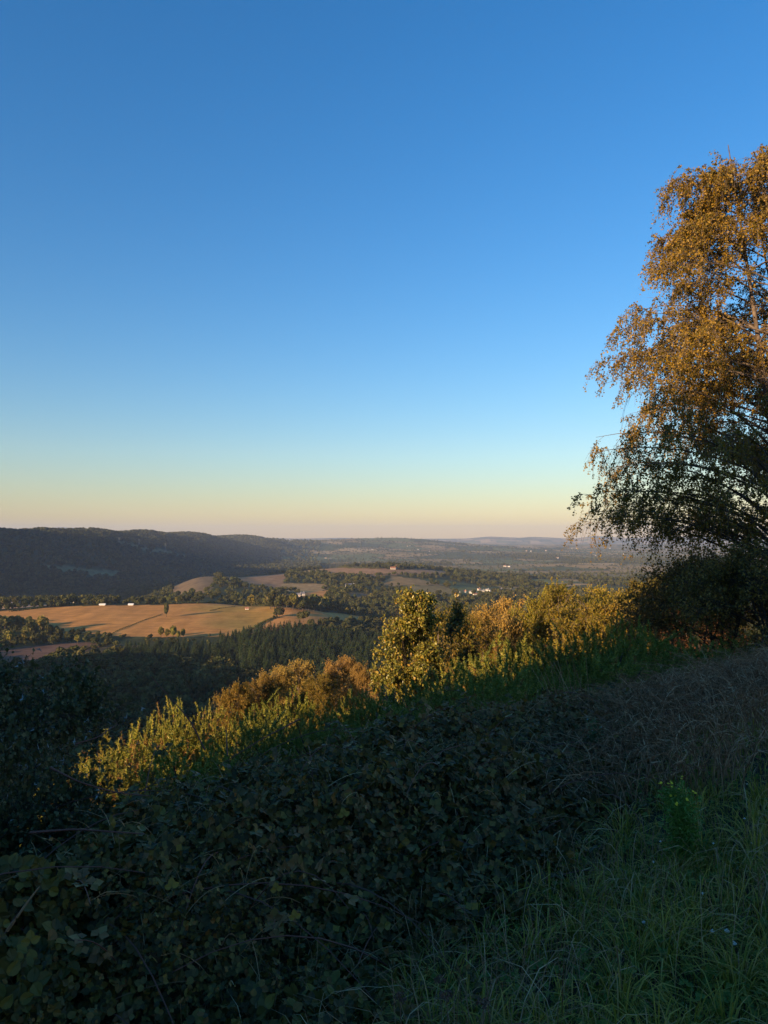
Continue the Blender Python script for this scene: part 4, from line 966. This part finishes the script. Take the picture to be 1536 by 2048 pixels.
# hawthorn at the left edge
w, l = tree_mesh(71, 2.5, lambda h: np.interp(h, [0, .4, .8, 1], [.6, 1.05, 1.05, .7]), (M_dark, M_hawthorn), stems=5, limbs=64, subs=9, twigs=6, leaves=9, leaf=.036, droop=.15, base=.1, thick=.022,
                 twig_len=(.08, .28), spread0=.35, up=1.0, asp=.9, sub_len=.3, jitter=.012)
X, Y, Z = -2.15, 4.1, hz(-2.15, 4.1)
th_ = make_tree('hawthorn_bush', 'dark small-leaved thorn bush with pale lichen at the left frame edge', 'bush', (X, Y, Z), w, l)
s = ((1074 - 1285) / F * 4.1 - Z) / 2.5; th_.scale = (s * .85, s * .85, s)
n = 260; r_ = rng.normal(size=(n, 3)) * [.5, .5, .35] + [0, 0, 1.5]; Yv = rdir(n)
V, Fc = place(SPINE[0], SPINE[1], np.repeat(r_, 3, 0) + rng.normal(size=(3 * n, 3)) * .012, rdir(3 * n), rdir(3 * n), .04, np.full(3 * n, .35)); o = tag(obj('lichen', mesh('lichen', [(V, Fc, M_lichen)])), kind='stuff'); o.parent = th_

# ------------------------------------------------------------------ dead bracken and dry stems along the top of the bank
n = 15000; y = rng.uniform(4.6, 15, n); x = (sdist(0, y) - rng.uniform(.7, 3.1, n)) / .825
x = x + .35 * fbm(y / 1.5, x / 1.5, 93, 2)
ok = (x / y < .62) & (x / y > .02 + .0 * y) & (rng.random(n) < .35 + .65 * sstep(5.5, 8, y)); x, y = x[ok], y[ok]; n = len(x)
z = height(x, y); hh = rng.uniform(.10, .50, n) * (.7 + .5 * vnoise(x * 1.3, y * 1.3, 95)); a = rng.uniform(0, 6.28, n); ln = hh * rng.uniform(.3, 1.3, n)
p0 = np.stack([x, y, z], 1); p2 = p0 + np.stack([np.cos(a) * ln, np.sin(a) * ln, hh * rng.uniform(.5, 1, n)], 1); p1 = p0 + np.stack([np.cos(a) * ln * .2, np.sin(a) * ln * .2, hh * 1.05], 1)
P = bez(p0, p1, p2, 5); V, Fc = tubes(P, np.linspace(.0042, .0016, 5)[None].repeat(n, 0), 3)
m = n * 5; kk = np.repeat(np.arange(n), 5); t = rng.uniform(.3, 1, m)[:, None]; pp = (1 - t) ** 2 * p0[kk] + 2 * t * (1 - t) * p1[kk] + t * t * p2[kk]
Yv = norm(rdir(m) + [0, 0, .2]); V2, F2 = place(SPINE[0], SPINE[1], pp, rdir(m), Yv, rng.uniform(.03, .10, m), np.full(m, .10))
tag(obj('dead_bracken', mesh('dead_bracken', [(V, Fc, M_dead), (V2, F2, M_dead)])), 'tangle of grey-brown dead bracken and dry stems between gorse and grass', None, None, 'stuff')
n = 5200; x, y = bramble_pts(n, 2.4, 10, 1.7, 4.2); k = fbm(x / .8, y / .8, 96, 3) + .12 * (y - 3.5) > rng.uniform(-.3, .7, len(x)); x, y = x[k], y[k]; n = len(x)
z = height(x, y) + bramble_top(x, y) - .08; hh = rng.uniform(.05, .22, n); a = rng.uniform(0, 6.28, n); ln = rng.uniform(.08, .38, n); p0 = np.stack([x, y, z], 1)
p2 = p0 + np.stack([np.cos(a) * ln, np.sin(a) * ln, hh], 1); p1 = (p0 + p2) / 2 + np.stack([0 * a, 0 * a, hh * .6], 1); P = bez(p0, p1, p2, 7); V, Fc = tubes(P, np.linspace(.0020, .0009, 7)[None].repeat(n, 0), 3)
kk = np.repeat(np.arange(n), 3); m = len(kk); pp = P[kk, rng.integers(1, 7, m)]; Yv = rdir(m); V2, F2 = place(LEAF4[0], LEAF4[1], pp, rdir(m), Yv, rng.uniform(.012, .034, m), np.full(m, .55))
tag(obj('dead_stems', mesh('dead_stems', [(V, Fc, M_dead), (V2, F2, M_bramble_dry)])), kind='stuff').parent = bank
# low scrub covering the slope below the brambles and to both sides of the frame
n = 9000; a = rng.uniform(-2.2, .5, n); r = 4 + 150 * rng.random(n) ** .8; x, y = r * np.sin(a), r * np.cos(a); s_ = sdist(x, y); ok = (s_ > 5.2) & (height(x, y) < -3.2) & (height(x, y) > -84)
u, v = project(x, np.maximum(y, .5), height(x, y) + 1.3); ok &= (y < .5) | (u < -40) | (v > np.interp(u, [0, 200, 600, 900, 1536], [1560, 1530, 1450, 1400, 1330])) | (r > 60)
ok &= ~((r > 60) & (y > .5) & (u > 150) & (v < 1400)); x, y, r = x[ok], y[ok], r[ok]; n = len(x)
forest('slope_scrub', 'low gorse and bramble scrub covering the steep slope below the bank', np.stack([x, y, height(x, y) - .3], 1), np.where(r < 40, rng.uniform(.6, 1.0, n), rng.uniform(.9, 1.6, n)), rng.uniform(0, 6.28, n), rng.integers(0, 3, n), protos('scrub', [G['d'][0][1], G['d'][1][1], G['d'][2][1]]))
# a few tall pale stalks
n = 16; bx2 = rng.uniform(1100, 1190, n); P = []
for a_ in bx2:
    D = rng.uniform(7.2, 8.2); u, v = ray(a_, 1415); p = np.array([u * D, D, v * D]); tip = p + [rng.uniform(-.28, .12), 0, rng.uniform(.3, .5)]; P.append(np.linspace(p, tip, 5))
V, Fc = tubes(np.array(P), np.linspace(.0035, .0015, 5)[None].repeat(n, 0), 4)
tag(obj('dry_grass_stalks', mesh('dry_grass_stalks', [(V, Fc, M_dead)])), 'fan of tall pale dry stalks rising from the dead bracken', None, None, 'stuff')

# ------------------------------------------------------------------ grass
def grass(name, label, x, y, hgt, wid, mat, segs=4, lean=.6, tuft=None):
    n = len(x); z = height(x, y); a = rng.uniform(0, 6.28, n) if tuft is None else tuft; ln = hgt * rng.uniform(.2, 1.3, n) * lean
    p0 = np.stack([x, y, z - .01], 1); d = np.stack([np.cos(a), np.sin(a)], 1)
    p1 = p0 + np.column_stack([d * (ln * .25)[:, None], hgt * 1.0]); p2 = p0 + np.column_stack([d * ln[:, None], hgt * (1 - .75 * np.clip(ln / hgt, 0, 1) ** 2)])
    P = bez(p0, p1, p2, segs); W = (wid[:, None] * np.interp(np.linspace(0, 1, segs), [0, .5, 1], [.8, 1, .05])[None])
    side = np.stack([-np.sin(a), np.cos(a), rng.normal(size=n) * .3], 1); return (*blades(P, W, side), mat)
def grass_pts(n, y0, y1, s1=1.9, um=.60):
    y = rng.uniform(y0 ** .5, y1 ** .5, n) ** 2; x = rng.uniform(-.3, um + .22, n) * (y + .35); s = sdist(x, y) + .3 * fbm(x * 1.3, y * 1.3, 97, 2)
    ok = (s < s1) & (rng.random(n) < 1 - sstep(1.1, s1, s) * .8) & (fbm(x * 1.6, y * 1.6, 99, 3) + rng.uniform(0, .9, n) > .12); return x[ok], y[ok]
parts = []
x, y = grass_pts(120000, .5, 14); parts.append(grass('', '', x, y, rng.uniform(.04, .15, len(x)) * (1 + .5 * fbm(x * 1.1, y * 1.1, 98, 2)), rng.uniform(.0010, .0022, len(x)) * np.interp(y, [2, 10], [1, 2]), M_grass))
x, y = grass_pts(1900, .7, 14); k = 34; cx, cy = np.repeat(x, k), np.repeat(y, k); m = len(cx); hs_ = np.repeat(rng.uniform(.09, .28, len(x)), k)
a = rng.uniform(0, 6.28, m); rr = rng.uniform(0, .06, m)
parts.append(grass('', '', cx + np.cos(a) * rr, cy + np.sin(a) * rr, hs_ * rng.uniform(.5, 1, m), rng.uniform(.0014, .0028, m) * np.interp(cy, [2, 10], [1, 1.8]), M_grass, 5, 1.35, a))
x, y = grass_pts(20000, 1.1, 14, 2.2); k = fbm(x * .9, y * .9, 101, 3) + .10 * (sdist(x, y) - .5) > rng.uniform(-.1, .5, len(x)); x, y = x[k], y[k]; parts.append(grass('', '', x, y, rng.uniform(.12, .38, len(x)), rng.uniform(.0008, .0015, len(x)) * np.interp(y, [2, 10], [1, 2]), M_dead, 5, 1.1))
tag(obj('grass', mesh('grass', parts)), 'tufted green grass with dry blades sloping along the right side', None, None, 'stuff')
# small herbs and clover among the grass
x, y = grass_pts(16000, 1.1, 8, 2.3); n = len(x); pos = np.stack([x, y, height(x, y) + rng.uniform(.01, .07, n)], 1); N = norm(rng.normal(size=(n, 3)) * .5 + [0, -.2, 1]); Yv = np.cross(N, rdir(n))
V, Fc = place(TRI3[0], TRI3[1], pos, np.cross(Yv, N), Yv, rng.uniform(.022, .05, n))
tag(obj('clover_leaves', mesh('clover_leaves', [(V, Fc, M_herb)])), 'low clover and weed leaves between the grass blades', None, None, 'stuff')

def ground_at(px, py, d0=1.0, d1=14.0):
    u, v = ray(px, py); D = np.linspace(d0, d1, 3000); b = v * D < height(u * D, D); k = int(np.argmax(b)); return np.array([u * D[k], D[k], v * D[k]])
# ragwort
g = ground_at(1372, 1735); top = (1735 - 1555) / F * g[1]
rg = thing('ragwort_plant', 'feathery green plant with small yellow flower heads standing in the grass', 'flowering plant', tuple(g)); H_ = top
n = 9; e = np.stack([rng.uniform(-.10, .08, n), rng.uniform(-.07, .07, n), H_ * rng.uniform(.72, 1.0, n)], 1); P = bez(rng.normal(size=(n, 3)) * [.02, .02, 0], e * [.4, .4, .5], e, 8)
V, Fc = tubes(P, np.linspace(.004, .002, 8)[None].repeat(n, 0), 5); obj('stem', mesh('stem', [(V, Fc, M_green)]), rg)
m = 2600; k = rng.integers(0, n, m); t = rng.uniform(.03, .95, m); i = np.minimum((t * 7).astype(int), 6); pp = P[k, i] + (P[k, i + 1] - P[k, i]) * (t * 7 - i)[:, None]
od = norm(rdir(m) * [1, 1, .5] + [0, 0, .25]); rad = (.02 + .085 * (1 - t) ** .6) * rng.uniform(.2, 1, m); pp = pp + od * rad[:, None]
V, Fc = place(SPINE[0], SPINE[1], pp, rdir(m), norm(od + rdir(m) * .6), rng.uniform(.018, .034, m), np.full(m, .32)); tag(obj('leaves', mesh('leaves', [(V, Fc, M_green)])), kind='stuff').parent = rg
ang = np.arange(10) * .6283
def flower_mesh(name, mat, R, n=10, dome=.4):
    a_ = np.arange(n) * 2 * math.pi / n; c = np.array([[0, 0, R * dome]]); o_ = np.stack([np.cos(a_) * R * (1 - .25 * (np.arange(n) % 2)), np.sin(a_) * R * (1 - .25 * (np.arange(n) % 2)), 0 * a_], 1); b_ = np.array([[0, 0, -R * dome]])
    V = np.concatenate([c, o_, b_]); F1 = np.array([[0, 1 + j, 1 + (j + 1) % n] for j in range(n)] + [[n + 1, 1 + (j + 1) % n, 1 + j] for j in range(n)]); return mesh(name, [(V, F1, mat)])
fy = flower_mesh('flower', M_petal_y, .008)
for i in range(n):
    for q in range(2):
        o = obj('flower', fy, rg); o.location = P[i, -1] + rng.normal(size=3) * [.010, .01, .006] + [0, 0, .004]; o.rotation_euler = (rng.uniform(-.5, .9), rng.uniform(-.4, .4), 0)
# fleabane-like weeds at the edge of the dead bracken
for (a_, b_, top_, lab) in [(1186, 1530, 1432, 'tall thin weed with dry whitish tufts at the edge of the dead bracken'), (1166, 1535, 1478, 'shorter leafy green weed left of the tall thin one'), (1262, 1490, 1442, 'small pale weed to the right, at the grass edge')]:
    g = ground_at(a_, b_ + 14, 3); H_ = (b_ + 14 - top_) / F * g[1]; t_ = thing('fleabane_plant', lab, 'weed', tuple(g)); k = 5
    e = np.stack([rng.uniform(-.07, .07, k), rng.uniform(-.05, .05, k), H_ * rng.uniform(.75, 1, k)], 1); P = bez(np.zeros((k, 3)), e * [.2, .2, .6], e, 8); V, Fc = tubes(P, np.linspace(.004, .002, 8)[None].repeat(k, 0), 5)
    obj('stem', mesh('stem', [(V, Fc, M_wild)]), t_); m = 420; kk = rng.integers(0, k, m); tt = rng.uniform(.15, 1, m); i = np.minimum((tt * 7).astype(int), 6); pp = P[kk, i] + (P[kk, i + 1] - P[kk, i]) * (tt * 7 - i)[:, None]
    V, Fc = place(LEAF4[0], LEAF4[1], pp, rdir(m), norm(rdir(m) + [0, 0, .5]), rng.uniform(.02, .05, m), np.full(m, .3)); tag(obj('leaves', mesh('leaves', [(V, Fc, M_wild)])), kind='stuff').parent = t_
    hd = flower_mesh('flower_head', M_lichen, .008, 8, 1.0)
    for q in range(k): o = obj('flower_head', hd, t_); o.location = P[q, -1]
# clover flowers
fw = flower_mesh('flower_head', M_petal_w, .010, 10, .9); ps = np.linspace([0, 0, -.09], [0, 0, 0], 4)[None]; V, Fc = tubes(ps, np.full((1, 4), .0012), 4); stm = mesh('stalk', [(V, Fc, M_grass)])
for (a_, b_, lab, s_) in [(1405, 1787, 'white clover head highest of the cluster at the lower right', .9), (1425, 1862, 'white clover head, left of a close pair in the grass', 1.0), (1454, 1862, 'white clover head, right of a close pair in the grass', 1.2), (1468, 1887, 'white clover head, lowest of the cluster', 1.2),
                          (1288, 1845, 'cream flower head in the bare patch of grass', 1.0), (1340, 1842, 'yellowish flower bud in the grass below the ragwort', .8), (1340, 1602, 'tiny white flower bud left of the ragwort', .7), (1427, 1687, 'tiny white flower bud right of the ragwort', .7),
                          (1494, 1568, 'tiny white bud near the right frame edge', .7), (1489, 1637, 'tiny white bud right of the ragwort top', .7), (1306, 1724, 'small white bud between ragwort and left tussock', .8), (1321, 1683, 'tiny white bud just left of the ragwort stems', .7), (1504, 1686, 'tiny white bud at the right beside grass stems', .7)]:
    g = ground_at(a_, b_) + [0, 0, .07]; u, v = ray(a_, b_); D = g[1] * .96; t_ = thing('clover_flower', lab, 'flower', (u * D, D, v * D)); t_.scale = (s_,) * 3; obj('flower_head', fw, t_); obj('stalk', stm, t_)
# dry brown seed heads near the bottom
for (a_, b_, D, lab) in [(800, 2000, 2.15, 'brown dry umbel, leftmost of the seed heads at the bottom'), (893, 1995, 2.25, 'brown dry seed head second from the left at the bottom'), (966, 2010, 2.2, 'brown dry seed head right of the middle at the bottom'), (880, 1965, 2.4, 'reddish dry seed head highest of the bottom ones')]:
    u, v = ray(a_, b_); p = np.array([u * D, D, v * D]); t_ = thing('dry_umbel', lab, 'seed head', tuple(p)); k = 26; e = norm(rng.normal(size=(k, 3)) * [1, 1, .5] + [0, 0, .9]) * .018
    P = bez(np.zeros((k, 3)), e * .4, e, 3); V, Fc = tubes(P, np.full((k, 3), .0007), 3); V2, F2 = place(LEAF4[0], LEAF4[1], np.repeat(e, 3, 0), rdir(3 * k), rdir(3 * k), .007); obj('seed_head', mesh('seed_head', [(V, Fc, M_brown_head), (V2, F2, M_brown_head)]), t_)
    q = np.linspace([.01, 0, -.22], [0, 0, 0], 5)[None]; V, Fc = tubes(q, np.full((1, 5), .0012), 4); obj('stem', mesh('stem', [(V, Fc, M_brown_head)]), t_)
